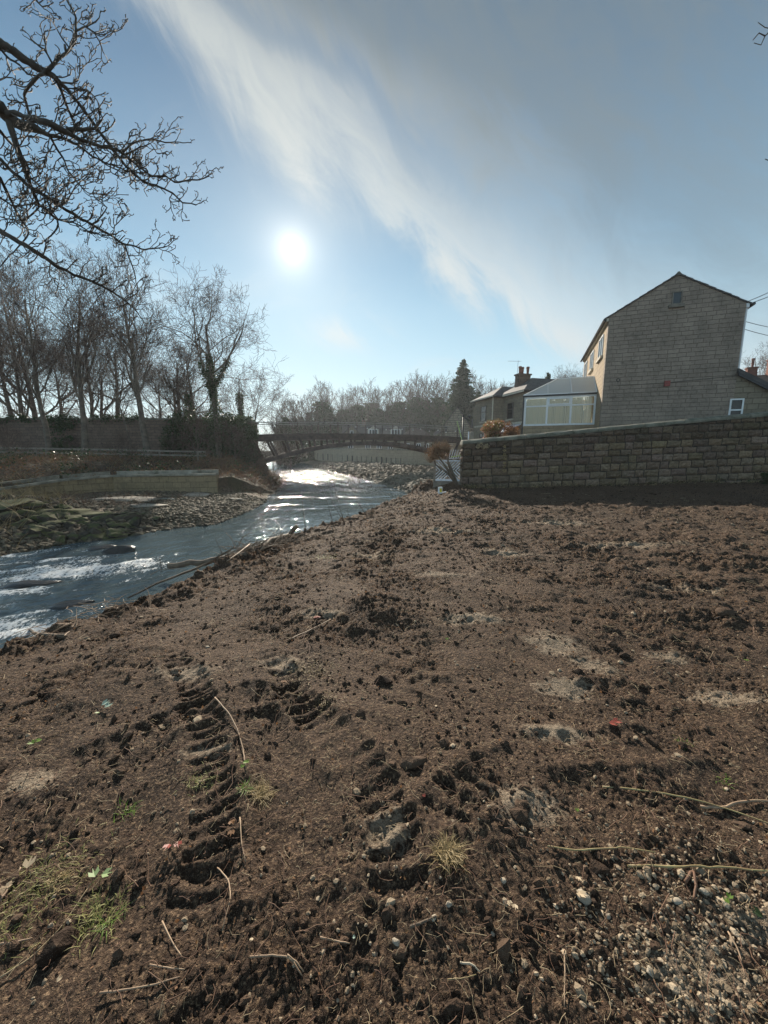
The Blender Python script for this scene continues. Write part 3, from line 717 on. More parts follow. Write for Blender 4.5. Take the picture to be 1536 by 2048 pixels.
# return of the wall towards the bridge
mb = MB(); p0, p1 = Vector((3.42, 15.97, 0)), Vector((8.3, 40.6, 0)); L = (p1-p0).length
o = empty('side_wall', (p0.x, p0.y, -.6), math.atan2(p1.y-p0.y, p1.x-p0.x), 'low rubble wall running back from the stone wall end to the bridge', 'wall')
mb.box(0, L, -.4, 0, 0, 2.5); mb.build('wall_body', M['rubble'], o)
MB().box(0, L, -.45, .05, 2.503, 2.60).build('coping', M['coping'], o)

# ---------------------------------------------------------------- leaf scatter
LEAF = np.array([(-.5, 0, 0), (0, -.38, .06), (.5, 0, 0), (0, .38, .06)]); LEAF_F = np.array([(0, 1, 2, 3)])
def leaf_cloud(pos, size, rng, aniso=1.):
    n = len(pos); s_ = rng.uniform(.6, 1.3, (n, 1))*size*np.ones(3)
    return scatter(LEAF, LEAF_F, pos, s_, rotmats(n, rng))
def leaf_mesh(name, pos, size, rng, mat):
    V, Fq = leaf_cloud(pos, size, rng); return np_mesh(name, V, [Fq], mat, False)
def blob_points(n, rng, centers, radii):
    """points near the skins of many overlapping balls: an uneven leafy mass"""
    k = rng.randint(0, len(centers), n); d = rng.normal(size=(n, 3)); d /= np.linalg.norm(d, axis=1, keepdims=True)
    return centers[k] + d*radii[k]*rng.uniform(.55, 1.1, (n, 1))

# ---------------------------------------------------------------- bare trees
def grow(rng, h, kind='spread', trunk_r=.16, fork=.35, lean=(0, 0), levels=4, n1=11, dens=1.):
    """returns (thick polylines, twig polylines) of a leafless tree, base at origin"""
    thick, twigs = [], []
    def branch(p, d, L, r0, lvl, K):
        pts, rr = [p.copy()], [r0]; step = L/K; r1 = r0*(.22 if lvl == 0 else .30)
        for i in range(K):
            wig = (.07, .17, .24, .30, .34)[lvl]
            d = d + rng.normal(size=3)*wig
            if lvl == 0: d = d*.6 + np.array([lean[0]*.5, lean[1]*.5, .4])
            up = (.05, .10, .10, .08, .10)[lvl]*(1.15 if kind == 'tall' else .8)
            if kind == 'droop' and lvl >= 2: up = -.02
            d[2] += up; d = d/np.linalg.norm(d)
            p = p + d*step; pts.append(p.copy()); rr.append(r0+(r1-r0)*(i+1)/K)
        (thick if lvl < 2 else twigs).append((pts, rr))
        if lvl >= levels: return
        nc = (n1, int(7*dens), int(6*dens), int(4*dens))[lvl]
        f0 = fork if lvl == 0 else .18
        for j in range(nc):
            f = f0 + (1-f0)*((j+rng.uniform(.1, .9))/nc)
            k = min(int(f*K), K-1); tt = f*K-k; q = pts[k]*(1-tt)+pts[k+1]*tt; rq = rr[k]*(1-tt)+rr[k+1]*tt
            dd_ = pts[k+1]-pts[k]; dd_ /= np.linalg.norm(dd_)
            a = rng.uniform(0, 2*np.pi) if lvl else j*2.4+rng.uniform(-.5, .5)
            perp = np.cross(dd_, [0.3, .1, 1.]); perp /= np.linalg.norm(perp)+1e-9; per2 = np.cross(dd_, perp)
            ang_ = rng.uniform(.55, 1.1) if kind != 'tall' else rng.uniform(.35, .85)
            nd = dd_*math.cos(ang_) + (perp*math.cos(a)+per2*math.sin(a))*math.sin(ang_)
            if lvl == 0: ll = h*(.56 if kind == 'spread' else .46)*(1.12-.55*f)*rng.uniform(.75, 1.15)
            else: ll = L*(.66-.24*f)*rng.uniform(.7, 1.25)
            branch(q, nd, ll, max(rq*rng.uniform(.42, .62), .009), lvl+1, (0, 6, 5, 4, 3)[lvl+1])
    d0 = np.array([lean[0], lean[1], 1.]); d0 /= np.linalg.norm(d0)
    branch(np.zeros(3), d0, h*(.80 if kind != 'tall' else .92), trunk_r, 0, 9)
    return thick, twigs
def tree_meshes(name, seed, **kw):
    rng = np.random.RandomState(seed); thick, twigs = grow(rng, **kw)
    # root flare on the trunk
    thick[0][1][0] *= 1.35
    t_ = tube_group(thick, lambda r: 8 if r > .08 else 5).mesh(name+'_trunk', M['bark'], True)
    c_ = tube_group([(p, [max(x, .0085) for x in r]) for p, r in twigs], lambda r: 3).mesh(name+'_crown', M['twig'], True)
    return t_, c_, thick
def put_tree(meshes, loc, rz, sc_, label, cat='tree', group=None, name='bare_tree', red=False):
    r = empty(name, loc, rz, label, cat, group); r.scale = (sc_, sc_, sc_) if not isinstance(sc_, tuple) else sc_
    link('trunk', meshes[0], r); link('crown', meshes[1], r)
    return r
def ivy_on(meshes, rng, z0, z1, rad_, n, size=.13, limbs=0):
    tr = meshes[2][0]; P = np.array(tr[0]); zz_ = rng.uniform(z0, z1, n)
    cx = np.interp(zz_, P[:, 2], P[:, 0]); cy = np.interp(zz_, P[:, 2], P[:, 1])
    a = rng.uniform(0, 2*np.pi, n); rr = rad_*(1+.35*np.sin(zz_*2.3+a*2)+.25*np.sin(zz_*5.1+1+a*3))*rng.uniform(.4, 1.15, n)*(1-.45*(zz_-z0)/(z1-z0))
    pos = np.stack([cx+rr*np.cos(a), cy+rr*np.sin(a), zz_], -1)
    for b in range(1, 1+limbs):
        Q_ = np.array(meshes[2][b][0])[:4]; k = rng.uniform(0, 2.6, n//6); i = k.astype(int); f = (k-i)[:, None]
        pos = np.concatenate([pos, Q_[i]*(1-f)+Q_[i+1]*f + rng.normal(size=(n//6, 3))*rad_*.35])
    return leaf_mesh('ivy', pos, size, rng, M['ivy'])
TREES = {
 'a': tree_meshes('tree_a', 101, h=12.5, kind='tall', trunk_r=.24, fork=.34, n1=13),
 'b': tree_meshes('tree_b', 102, h=12, kind='spread', trunk_r=.264, fork=.42, n1=10),
 'c': tree_meshes('tree_c', 103, h=12, kind='spread', trunk_r=.288, fork=.22, n1=12),
 'd': tree_meshes('tree_d', 104, h=12.5, kind='tall', trunk_r=.204, fork=.25, n1=14),
 'e': tree_meshes('tree_e', 105, h=9, kind='spread', trunk_r=.14, fork=.15, n1=12, lean=(.15, 0)),
 'f': tree_meshes('tree_f', 106, h=8, kind='tall', trunk_r=.06, fork=.35, n1=8, lean=(-.20, 0), dens=.7),
}
def base_at(px, py, Yd):
    p = at(px, py, Yd); return Vector((p.x, p.y, hz(p.x, p.y)-.08))
G1 = 'bare trees along the dark stone wall'
rT = np.random.RandomState(55)
spec = [('b', 30, 37, 1.08, .3, 'thick forked tree behind the wall at the left edge of the view'),
        ('c', 78, 39, 1.12, 2.1, 'big spreading tree with reddish limbs rising behind the dark wall'),
        ('d', 98, 27.5, .92, 4.0, 'straight pale trunked tree standing before the wall, nearest the left edge'),
        ('a', 168, 28.3, .98, 1.0, 'tall upright tree in front of the wall between two slimmer trunks'),
        ('c', 210, 41, .90, 5.0, 'spreading tree seen through gaps behind the tall upright tree'),
        ('f', 268, 27.0, 1.1, .2, 'thin sapling leaning left before the wall'),
        ('f', 236, 34, 1.25, 2.2, 'slender straight young tree just behind the wall top'),
        ('a', 297, 27.8, .93, 2.9, 'tall tree with a thick pale trunk in front of the wall'),
        ('c', 362, 36, .88, 3.6, 'low forking tree leaning left behind the wall, next to the ivy clad one'),
        ('b', 128, 46, 1.05, 4.4, 'crooked tree well behind the wall, left of the tall upright one'),
        ('b', 330, 46, .85, .9, 'hazy rounded tree far behind the thick pale trunk'),
        ('d', -30, 31, 1.0, 2.2, 'tree half outside the view at the left edge'),
        ('c', -70, 38, 1.0, 1.2, 'broad tree outside the left edge of the view'),
        ('d', 55, 33, 1.05, 5.2, 'upright tree just behind the wall left of the pale trunked one'), ('d', 188, 36, .98, .6, 'narrow tree close behind the tall upright one'), ('c', 395, 34, .82, 1.6, 'spreading tree just left of the ivy wrapped trunk'),
        ('b', 245, 38, 1.0, 2.8, 'open crowned tree behind the leaning sapling'),
        ('e', 408, 42, 1.02, 3.3, 'bushy rounded tree behind the ivy clad tree')]
for k, px, Yd, s_, rz, lab in spec:
    put_tree(TREES[k], base_at(px, 900, Yd), rz, s_, lab, group=G1)
# the tree whose trunk is wrapped in ivy
T = TREES['ivyt'] = tree_meshes('tree_ivyt', 131, h=12.6, kind='spread', trunk_r=.27, fork=.42, n1=11)
r_ = put_tree(T, base_at(438, 905, 29), .6, .93, 'wide crowned tree with an ivy wrapped trunk, nearest the bridge', group=G1)
link('ivy', ivy_on(T, rT, .1, 8.0, .42, 5200, .12, 3), r_)
r_ = put_tree(TREES['e'], base_at(500, 905, 47), 0, 1.12, 'rounded bare tree above the bridge end', group=G1)
T2 = tree_meshes('tree_stub', 140, h=7.5, kind='tall', trunk_r=.2, fork=.75, n1=6, dens=.6)
r_ = put_tree(T2, base_at(488, 905, 39), .4, 1.0, 'short ivy covered trunk standing right of the ivy wrapped tree', group=G1)
link('ivy', ivy_on(T2, rT, .1, 6.6, .5, 3200, .14), r_)
r_ = put_tree(T2, base_at(385, 905, 33), 2.4, .80, 'small ivy covered trunk behind the wall', group=G1)
link('ivy', ivy_on(T2, rT, .1, 6.6, .55, 3200, .14), r_)

# distant trees with ivy columns round the bend
G2 = 'ivy clad trees beyond the far bend of the river'
FT = []
for q in range(4):
    tm = tree_meshes('far_tree_%d' % q, 200+q, h=19, kind='tall', trunk_r=.34, fork=.22, n1=15, dens=.8, levels=3)
    tm = (tm[0], tube_group([(p, [max(x, .03) for x in rr]) for p, rr in grow(np.random.RandomState(200+q), h=19, kind='tall', trunk_r=.34, fork=.22, n1=15, dens=1.0, levels=3)[1]], lambda r: 3).mesh('far_crown', M['twig'], True), tm[2])
    FT.append((tm, ivy_on(tm, rT, 0.2, 15.5, 2.9 if q != 2 else 1.2, 9000, .55, 8)))
far = [(575, 74, .62), (604, 92, .72), (622, 96, .80), (643, 104, .88), (660, 112, .80), (684, 116, .84), (700, 124, .88), (716, 116, .86), (738, 128, .98), (757, 116, .80), (778, 118, .92), (800, 116, .96), (818, 124, .94),
       (834, 112, .98), (852, 116, 1.00), (872, 110, 1.02), (890, 120, .98), (905, 92, .78), (940, 94, .84), (958, 96, .82), (980, 90, .72), (1002, 96, .76), (560, 82, .62), (590, 84, .66)]
side_words = 'first second third fourth fifth sixth seventh eighth ninth tenth eleventh twelfth thirteenth fourteenth fifteenth sixteenth seventeenth eighteenth nineteenth twentieth twenty-first twenty-second twenty-third twenty-fourth'.split()
order = sorted(range(len(far)), key=lambda i: far[i][0])
for q, i in enumerate(order):
    px, Yd, s_ = far[i]; tm, iv = FT[(i*7) % 4 if 604 < px < 900 else 2]
    r_ = put_tree(tm, base_at(px, 880, Yd), rT.uniform(0, 6), s_*rT.uniform(.90, 1.0), 'hazy ivy clad tree in the far row beyond the bridge, %s from its left end' % side_words[q], group=G2)
    link('ivy', iv, r_)
G3 = 'bare trees behind the houses'
for q, (k, px, Yd, s_, rz) in enumerate((('e', 1052, 66, 1.15, 2.), ('b', 1116, 74, 1.15, 1.), ('c', 1152, 64, 1.05, 4.), ('e', 1190, 62, 1.1, 5.), ('b', 1010, 80, 1.0, 3.3), ('b', 1512, 52, 1.02, .8))):
    put_tree(TREES[k], base_at(px, 880, Yd), rz, s_, ('bare tree rising just left of the chimney behind the bay fronted house', 'wide bare tree between the chimney and the large gable', 'bare tree touching the eaves of the large gabled house', 'bare tree mostly hidden by the large gabled house', 'low bare tree right of the tall conifer', 'bare tree behind the red brick chimneys at the right edge')[q], group=G3)
# conifers
def conifer(loc, h, rad_, label, seed):
    rng = np.random.RandomState(seed); r_ = empty('conifer', loc, 0, label, 'tree', 'conifers behind the houses')
    MB().tube([(0, 0, 0), (0, 0, h*.5), (0, 0, h)], [h*.018, h*.011, .02], 7).build('trunk', M['bark'], r_, True)
    P = []
    nb = int(h*22)
    for i in range(nb):
        f = rng.uniform(.08, 1)**.9; z = h*f; L = rad_*(1-f)**.8*rng.uniform(.55, 1.15)+.15; a = rng.uniform(0, 2*np.pi)
        n = int(26*L+8); s_ = rng.uniform(0, 1, n)
        P.append(np.stack([np.cos(a)*L*s_, np.sin(a)*L*s_, z-L*.28*s_**1.5+L*.12*s_**4], -1)+rng.normal(size=(n, 3))*np.array([.16, .16, .07])*(.5+L*.25))
    link('crown', leaf_mesh('needles', np.concatenate(P), h*.022, rng, M['conifer']), r_)
conifer(base_at(922, 880, 78), 17.5, 6.2, 'tall dark conifer standing above the small gabled barn', 5)
conifer(base_at(1088, 880, 68), 13.2, 2.6, 'thin layered conifer right of the chimney', 6)
conifer(base_at(954, 880, 84), 12.5, 5.2, 'lower dark conifer right of the tall conifer', 8)

# ---------------------------------------------------------------- left bank: dark wall, ivy, fence, flood wall
p0, p1 = at(-420, 905, 31.5), at(462, 905, 31.0); L = (p1-p0).length
o = empty('boundary_wall', (p0.x, p0.y, .9), math.atan2(p1.y-p0.y, p1.x-p0.x), 'long dark stone wall behind the bare trees on the far bank', 'wall')
MB().box(0, L, 0, .5, 0, 3.22).build('wall_body', M['darkstone'], o)
rng = np.random.RandomState(61); mb = MB(); x = 0
while x < L-.1:
    wd = rng.uniform(.6, 1.1); mb.box(x+.01, min(x+wd, L), -.05, .55, 3.225+rng.uniform(0, .02), 3.34+rng.uniform(-.03, .03)); x += wd
mb.build('coping', M['coping'], o)
def ivy_patch(name, label, centers, radii, n, size, seed, mat='ivy', group='ivy on the boundary wall'):
    rng = np.random.RandomState(seed); P = blob_points(n, rng, np.array(centers), np.array(radii, float)[:, None])
    me = leaf_mesh(name, P, size, rng, M[mat]); return link(name, me, None, label, 'ivy', group)
def along(pxa, pxb, Yd, n, zlo, zhi, seed, rr=(.2, .55)):
    rng = np.random.RandomState(seed); C, S = [], []
    for i in range(n):
        px = rng.uniform(pxa, pxb); p = at(px, 900, Yd+rng.uniform(-.3, .2)); C.append((p.x, p.y, rng.uniform(zlo, zhi))); S.append(rng.uniform(*rr))
    return C, S
C_, S_ = along(-100, 300, 31.2, 90, 4.0, 4.35, 1, (.15, .38)); ivy_patch('ivy', 'thin ivy trailing along the top of the dark boundary wall', C_, S_, 5200, .12, 2)
C_, S_ = along(330, 440, 30.6, 60, 2.0, 4.4, 3, (.3, .65)); ivy_patch('ivy', 'thick ivy curtain hanging over the wall behind the ivy wrapped tree', C_, S_, 9000, .14, 4)
C_, S_ = along(105, 150, 31.0, 18, 1.8, 4.2, 5, (.25, .5)); ivy_patch('ivy', 'dark ivy patch on the wall right of the pale trunk', C_, S_, 3000, .13, 6)
C_, S_ = [], []; rng = np.random.RandomState(9)
for i in range(60):
    px = rng.uniform(445, 506); top = 4.6-((px-475)/36)**2*.9; p = at(px, 900, 31.4+rng.uniform(-1.2, .9)); C_.append((p.x, p.y, rng.uniform(.6, top))); S_.append(rng.uniform(.35, .7))
ivy_patch('ivy_mass', 'big rounded ivy mass covering the left end of the bridge', C_, S_, 20000, .15, 10, group='ivy on the boundary wall')
bpos = at(476, 900, 31.6)
o = empty('bridge_pier_wall', (bpos.x, bpos.y, .0), 0, 'stone pier buried under the ivy mass beside the bridge', 'pier')
MB().box(-1.0, 1.35, -.5, 1.0, -.6, 3.9).build('pier_body', M['darkstone'], o); MB().box(-1.1, 1.45, -.6, 1.1, 3.903, 4.05).build('cap', M['coping'], o)

def rail_fence():
    pts = [at(-160, 905, 22.5), at(0, 905, 24.), at(100, 905, 24.8), at(225, 905, 25.6), at(330, 905, 26.3), at(412, 905, 27.)]
    pts = [Vector((p.x, p.y, 0)) for p in pts]
    zr = [1.90, 1.87, 1.82, 1.76, 1.68, 1.62]
    r_ = empty('rail_fence', pts[1], 0, 'low weathered two rail timber fence along the bramble bank below the wall', 'fence'); b0 = pts[1]
    for k, dz in enumerate((0, -.27)):
        mb = MB()
        for a, b, za, zb in zip(pts[:-1], pts[1:], zr[:-1], zr[1:]):
            mb.beam(a-b0+Vector((0, 0, za+dz)), b-b0+Vector((0, 0, zb+dz)), .05, .11)
        mb.build('rail', M['timber'], r_)
    tot = [0.]
    for a, b in zip(pts[:-1], pts[1:]): tot.append(tot[-1]+(b-a).length)
    s_ = .5
    while s_ < tot[-1]:
        x = np.interp(s_, tot, [p.x for p in pts]); y = np.interp(s_, tot, [p.y for p in pts]); z = np.interp(s_, tot, zr)
        MB().box(x-b0.x-.05, x-b0.x+.05, y-b0.y+.03, y-b0.y+.12, hz(x, y)-.2, z+.04).build('post', M['timber'], r_); s_ += 2.35
rail_fence()

def flood_wall():
    r_ = empty('flood_wall', (flood[0][0], flood[0][1], hz(*flood[0])), 0, 'low yellowish stone river wall with a pale concrete cap that slopes down to the left', 'wall')
    f0 = Vector(r_.location); tops = [.50, .46, .36, .14, -.1]
    body, cap, kerb = MB(), MB(), MB()
    for (a, b), (za, zb) in zip(zip(flood[:-1], flood[1:]), zip(tops[:-1], tops[1:])):
        A, B = Vector((*a, 0))-Vector((f0.x, f0.y, 0)), Vector((*b, 0))-Vector((f0.x, f0.y, 0)); d = (B-A).normalized(); n = Vector((d.y, -d.x, 0))
        if n.y < 0: n = -n
        def quad(mb, o0, o1, zlo, t0, t1, hi0, hi1):
            P_ = [A+n*o0, B+n*o0, B+n*o1, A+n*o1]
            lo = [zlo if zlo is not None else t0]*4
            top_ = [hi0, hi1, hi1, hi0]
            bt = [t0, t1, t1, t0]
            V = [(p.x, p.y, q-f0.z) for p, q in zip(P_, bt)] + [(p.x, p.y, q-f0.z) for p, q in zip(P_, top_)]
            mb.raw(V, F4=[(3, 2, 1, 0), (4, 5, 6, 7), (0, 1, 5, 4), (1, 2, 6, 5), (2, 3, 7, 6), (3, 0, 4, 7)])
        quad(body, 0, .55, None, -1.3, -1.3, za-.10, zb-.10)
        quad(cap, -.07, .60, None, za-.097, zb-.097, za, zb)
        quad(kerb, .42, .56, None, za+.003, zb+.003, za+.17, zb+.17)
    body.build('wall_body', M['flood'], r_); cap.build('cap', M['concrete'], r_); kerb.build('kerb', M['concrete'], r_)
flood_wall()

# ---------------------------------------------------------------- far retaining wall and coping
def far_ret():
    P_ = [p for p in far_wall if p[1] < 125]
    b0 = Vector((P_[1][0], P_[1][1], -1.)); r_ = empty('retaining_wall', b0, 0, 'pale retaining wall with a row of drain slots beyond the bridge', 'wall')
    tz = [1.75, 1.75, 1.8, 1.9, 2.1, 2.3, 2.6, 2.8]
    body, cap = MB(), MB()
    for i, (a, b) in enumerate(zip(P_[:-1], P_[1:])):
        A, B = Vector((*a, 0)), Vector((*b, 0)); d = (B-A).normalized(); n = Vector((d.y, -d.x, 0))
        if n.y < 0: n = -n
        for mb, o0, o1, z0_, dz0, dz1 in ((body, 0, .6, -1.4, 0, 0), (cap, -.08, .68, None, .003, .22)):
            Q_ = [A+n*o0, B+n*o0, B+n*o1, A+n*o1]; t_ = [tz[i], tz[i+1], tz[i+1], tz[i]]
            V = [(p.x-b0.x, p.y-b0.y, (z0_ if z0_ is not None else q+dz0)-b0.z) for p, q in zip(Q_, t_)] + [(p.x-b0.x, p.y-b0.y, q+dz1-b0.z) for p, q in zip(Q_, t_)]
            mb.raw(V, F4=[(3, 2, 1, 0), (4, 5, 6, 7), (0, 1, 5, 4), (1, 2, 6, 5), (2, 3, 7, 6), (3, 0, 4, 7)])
    body.build('wall_body', M['weir'], r_); cap.build('coping', M['concrete'], r_)
    for k in range(20):
        px = 618+k*9.7 if k < 20 else 0
        if px > 806: break
        # the wall's depth at this pixel
        q = np.interp(px, [612, 650, 700, 760, 822], [106, 84, 68, 57, 49]); p = at(px, 920, q)
        h = .5*q/60
        z = .25+.4*(q-49)/57
        MB().box(-.12*q/60, .12*q/60, -.16, .02, -h, h).build('drain_slot', M['black'], r_).location = (p.x-b0.x, p.y-b0.y-.1, z-b0.z+.1)
far_ret()

# ---------------------------------------------------------------- bridge
def bridge():
    A, B = at(503, 904, 31.8), at(955, 904, 40.2); A.z = B.z = 0
    L = (B-A).length; r_ = empty('footbridge', (A.x, A.y, 0), math.atan2(B.y-A.y, B.x-A.x), 'dark iron arch bridge with open spandrels crossing the river', 'bridge')
    Wd = 2.6; dz = 2.92
    def hump(s): return .26*(1-((s-L/2)/(L/2))**2)
    def strip(mb, y0, y1, za, zb, n=24):
        V = []
        for i in range(n+1):
            q = -.6+(L+1.2)*i/n; h = hump(q)
            V += [(q, y0, za+h), (q, y1, za+h), (q, y1, zb+h), (q, y0, zb+h)]
        return mb.raw(V, F4=[(4*i+j, 4*(i+1)+j, 4*(i+1)+(j+1) % 4, 4*i+(j+1) % 4) for i in range(n) for j in range(4)]+[(0, 1, 2, 3), (4*n+3, 4*n+2, 4*n+1, 4*n)])
    d_ = MB(); strip(d_, -.10, Wd+.10, dz-.12, dz+.08); strip(d_, 0, Wd, dz-.44, dz-.123); d_.build('deck', M['iron'], r_)
    s0, s1 = .9, L-1.6; mid = (s0+s1)/2; hw = (s1-s0)/2; zs, zc = .62, 2.26
    def arch(s): u_ = (s-mid)/hw; return zc-(zc-zs)*(abs(u_)**1.9)
    for yo in (0.12, Wd-.32):
        mb = MB(); n = 40; V = []
        for i in range(n+1):
            s_ = s0+(s1-s0)*i/n; z = arch(s_); sl_ = (arch(s_+.05)-arch(s_-.05))/.1; nn = Vector((-sl_, 0, 1)).normalized()
            for dy, dd_ in ((0, 0), (.2, 0), (.2, .33), (0, .33)): V.append((s_+nn.x*dd_, yo+dy, z+nn.z*dd_))
        Fq = [(4*i+j, 4*i+(j+1) % 4, 4*(i+1)+(j+1) % 4, 4*(i+1)+j) for i in range(n) for j in range(4)]+[(0, 3, 2, 1), (4*n, 4*n+1, 4*n+2, 4*n+3)]
        mb.raw(V, F4=Fq).build('arch_rib', M['iron'], r_)
        N = 18
        for i in range(N+1):
            s_ = s0+.15+(s1-s0-.3)*i/N
            u_ = (s_-mid)/hw; z = arch(s_)+.2
            top_ = dz-.42+hump(s_)
            if top_-z < .16: continue
            lean = .60*u_*abs(u_)
            q = MB().beam((s_, yo+.1, z), (s_+lean*(top_-z), yo+.1, top_), .16, .10+.09*abs(u_), up=(1, 0, 0)); q.build('spandrel_post', M['iron'], r_)
    # handrail on both sides
    for yo in (.02, Wd-.02):
        mb = MB().tube([(q, yo, dz+1.02+hump(q)) for q in np.linspace(-.4, L+.4, 14)], .028, 6).tube([(q, yo, dz+.88+hump(q)) for q in np.linspace(-.4, L+.4, 14)], .014, 5)
        mb.build('handrail', M['rail'], r_)
        k = 0; s_ = .3
        while s_ < L:
            MB().box(s_-.03, s_+.03, yo-.03, yo+.03, dz+.06+hump(s_), dz+1.03+hump(s_)).build('rail_post', M['iron'], r_); s_ += 1.75
        mb = MB()
        for i in range(int(L/.16)): mb.tube([(i*.16, yo, dz+.06+hump(i*.16)), (i*.16, yo, dz+.88+hump(i*.16))], .007, 3, False)
        mb.build('baluster', M['iron'], r_, kind='stuff')
    # abutments
    mb = MB().prism([(-.9, -1.3), (1.55, -1.3), (1.2, .55), (.42, dz-.53), (-.9, dz-.53)], 'y', -.15, Wd+.15); mb.build('abutment', M['darkstone'], r_)
    mb = MB().prism([(L-1.9, -1.3), (L+1.2, -1.3), (L+1.2, dz-.53), (L-1.3, dz-.53)], 'y', -.15, Wd+.15); mb.build('abutment', M['weir'], r_)
    return r_, L, dz, A
br, BL, BZ, BA = bridge()

# festoon of bulbs over the right half of the bridge
def festoon():
    pts = [at(px, py, Yd) for px, py, Yd in ((676, 854, 35.5), (712, 852, 36), (735, 855, 36.5), (772, 858, 37), (804, 857, 37.5), (826, 859, 38), (841, 857, 38.2), (859, 861, 38.5), (876, 859, 38.9), (892, 863, 39.2), (911, 861, 39.6), (924, 858, 40))]
    r_ = empty('string_lights', pts[0], 0, 'string of small white bulbs hung above the right half of the bridge', 'string lights')
    MB().tube([p-pts[0] for p in pts], .012, 4).build('cord', M['black'], r_)
    V, Fc = ico(1)
    for p in pts[1:-1]:
        MB().raw(V*.07, F3=Fc).build('bulb', M['upvc'], r_, True).location = p-pts[0]-Vector((0, 0, .07))
festoon()

# ---------------------------------------------------------------- gate, lamp post, posts by the end of the wall
def lattice_gate():
    a, b = at(871, 965, 15.9), at(919, 965, 15.7); z0 = at(895, 962, 15.8).z; z1 = at(895, 920, 15.8).z; zm = (z0+z1)/2
    r_ = empty('lattice_gate', (a.x, a.y, z0-.3), math.atan2(b.y-a.y, b.x-a.x), 'silver metal gate panel with diagonal bars beside the end of the stone wall', 'gate'); wd = (b-a).length; h = z1-z0
    f = MB()
    f.box(.0, wd, -.03, .03, .3, .38).build('rail', M['galv'], r_); MB().box(0, wd, -.03, .03, .3+h-.06, .3+h).build('rail', M['galv'], r_)
    MB().box(-.09, -.003, -.05, .05, -.2, .3+h+.05).build('post', M['timber'], r_); MB().box(wd+.003, wd+.07, -.05, .05, -.2, .3+h+.05).build('post', M['timber'], r_)
    MB().box(-.0, wd, -.04, .04, .04, .297).build('plinth', M['timber'], r_)
    mb = MB(); q = 5
    y_ = 0.
    for quad_, (x0, x1, za, zb, sgn) in enumerate(((0, wd/2, .3+h/2, .3+h-.06, -1), (wd/2, wd, .3+h/2, .3+h-.06, 1), (0, wd/2, .38, .3+h/2, 1), (wd/2, wd, .38, .3+h/2, -1))):
        for k in range(-q, q+1):
            # line z = sgn*x + c clipped to the cell
            cx, cz = (x0+x1)/2, (za+zb)/2+k*.125; P_ = []
            for xx in (x0, x1):
                z = cz+sgn*(xx-cx)
                if za <= z <= zb: P_.append((xx, z))
            for z in (za, zb):
                xx = cx+(z-cz)/sgn
                if x0 < xx < x1: P_.append((xx, z))
            if len(P_) >= 2 and math.dist(P_[0], P_[1]) > .06: mb.beam((P_[0][0], 0, P_[0][1]), (P_[1][0], 0, P_[1][1]), .034, .03, up=(0, 1, 0))
    mb.build('diagonal_bars', M['galv'], r_, kind='stuff')
lattice_gate()
# thin pickets above the gate and the lime coloured bar
p = at(900, 912, 16.4)
r_ = empty('picket_panel', (p.x, p.y, p.z-.1), 0, 'row of thin leaning pale rods above the silver gate', 'fence panel')
mb = MB()
for k in range(7):
    x = -.05+k*.098; q = MB().beam((x, 0, 0), (x+.10, 0, .36), .020, .020, up=(0, 1, 0)); q.build('rod', M['galv'], r_)
MB().beam((-.1, .03, .0), (.64, .03, .02), .03, .03).build('rail', M['galv'], r_)
p = at(902, 914, 15.9); p2 = at(922, 911, 15.9)
o = MB().beam((0, 0, 0), p2-p, .025, .03).build('bar', M['lime'], None, label='short lime green bar lying above the silver gate', cat='bar'); o.location = p
def lamp():
    a = at(925, 886, 16.2); b = at(925, 834, 16.2); r_ = empty('lamp_post', (a.x, a.y, a.z-1.2), 0, 'thin black post with a small crossarm lamp behind the wall end', 'lamp post'); z = b.z-a.z+1.2
    MB().tube([(0, 0, 0), (0, 0, z)], [.035, .028], 8).build('pole', M['black'], r_, True)
    MB().tube([(-.09, 0, z-.08), (.30, 0, z-.06)], .014, 6).build('crossarm', M['black'], r_)
    MB().lathe([(.0, .09), (.05, .07), (.06, .0), (.03, -.05), (0, -.05)], (.26, 0, z-.0), 10).build('lamp_head', M['black'], r_)
    MB().lathe([(.0, .06), (.04, .04), (.03, -.03), (0, -.03)], (0, 0, z+.02), 10).build('finial', M['black'], r_)
lamp()
a, b = at(914, 842, 16.6), at(925, 884, 16.4)
o = MB().beam((0, 0, 0), a-b, .035, .02).build('pole', M['lime'], None, label='pale green pole leaning against the black lamp post', cat='pole'); o.location = b
p = at(943, 884, 17.2); r_ = empty('gate_post', (p.x, p.y, p.z-.5), 0, 'stubby round topped brown post behind the wall', 'post')
MB().lathe([(.10, 0), (.10, .8), (.085, .9), (.04, .95), (0, .96)], (0, 0, 0), 12).build('post_body', M['timber'], r_, True)
MB().box(-.16, -.12, -.03, .03, .0, .95).build('side_stake', M['galv'], r_)
# little marker box on the stones
p = on(880, 989, -.1); r_ = empty('marker_box', p, .2, 'small white box with a yellow front on the stones by the gate', 'box')
MB().box(-.07, .07, -.05, .05, 0, .24).build('case', M['upvc'], r_); MB().box(-.035, .05, -.056, -.053, .05, .19).build('front', M['yellow'], r_); MB().beam((.05, 0, .02), (.24, 0, .06), .03, .03).build('foot', M['upvc'], r_)

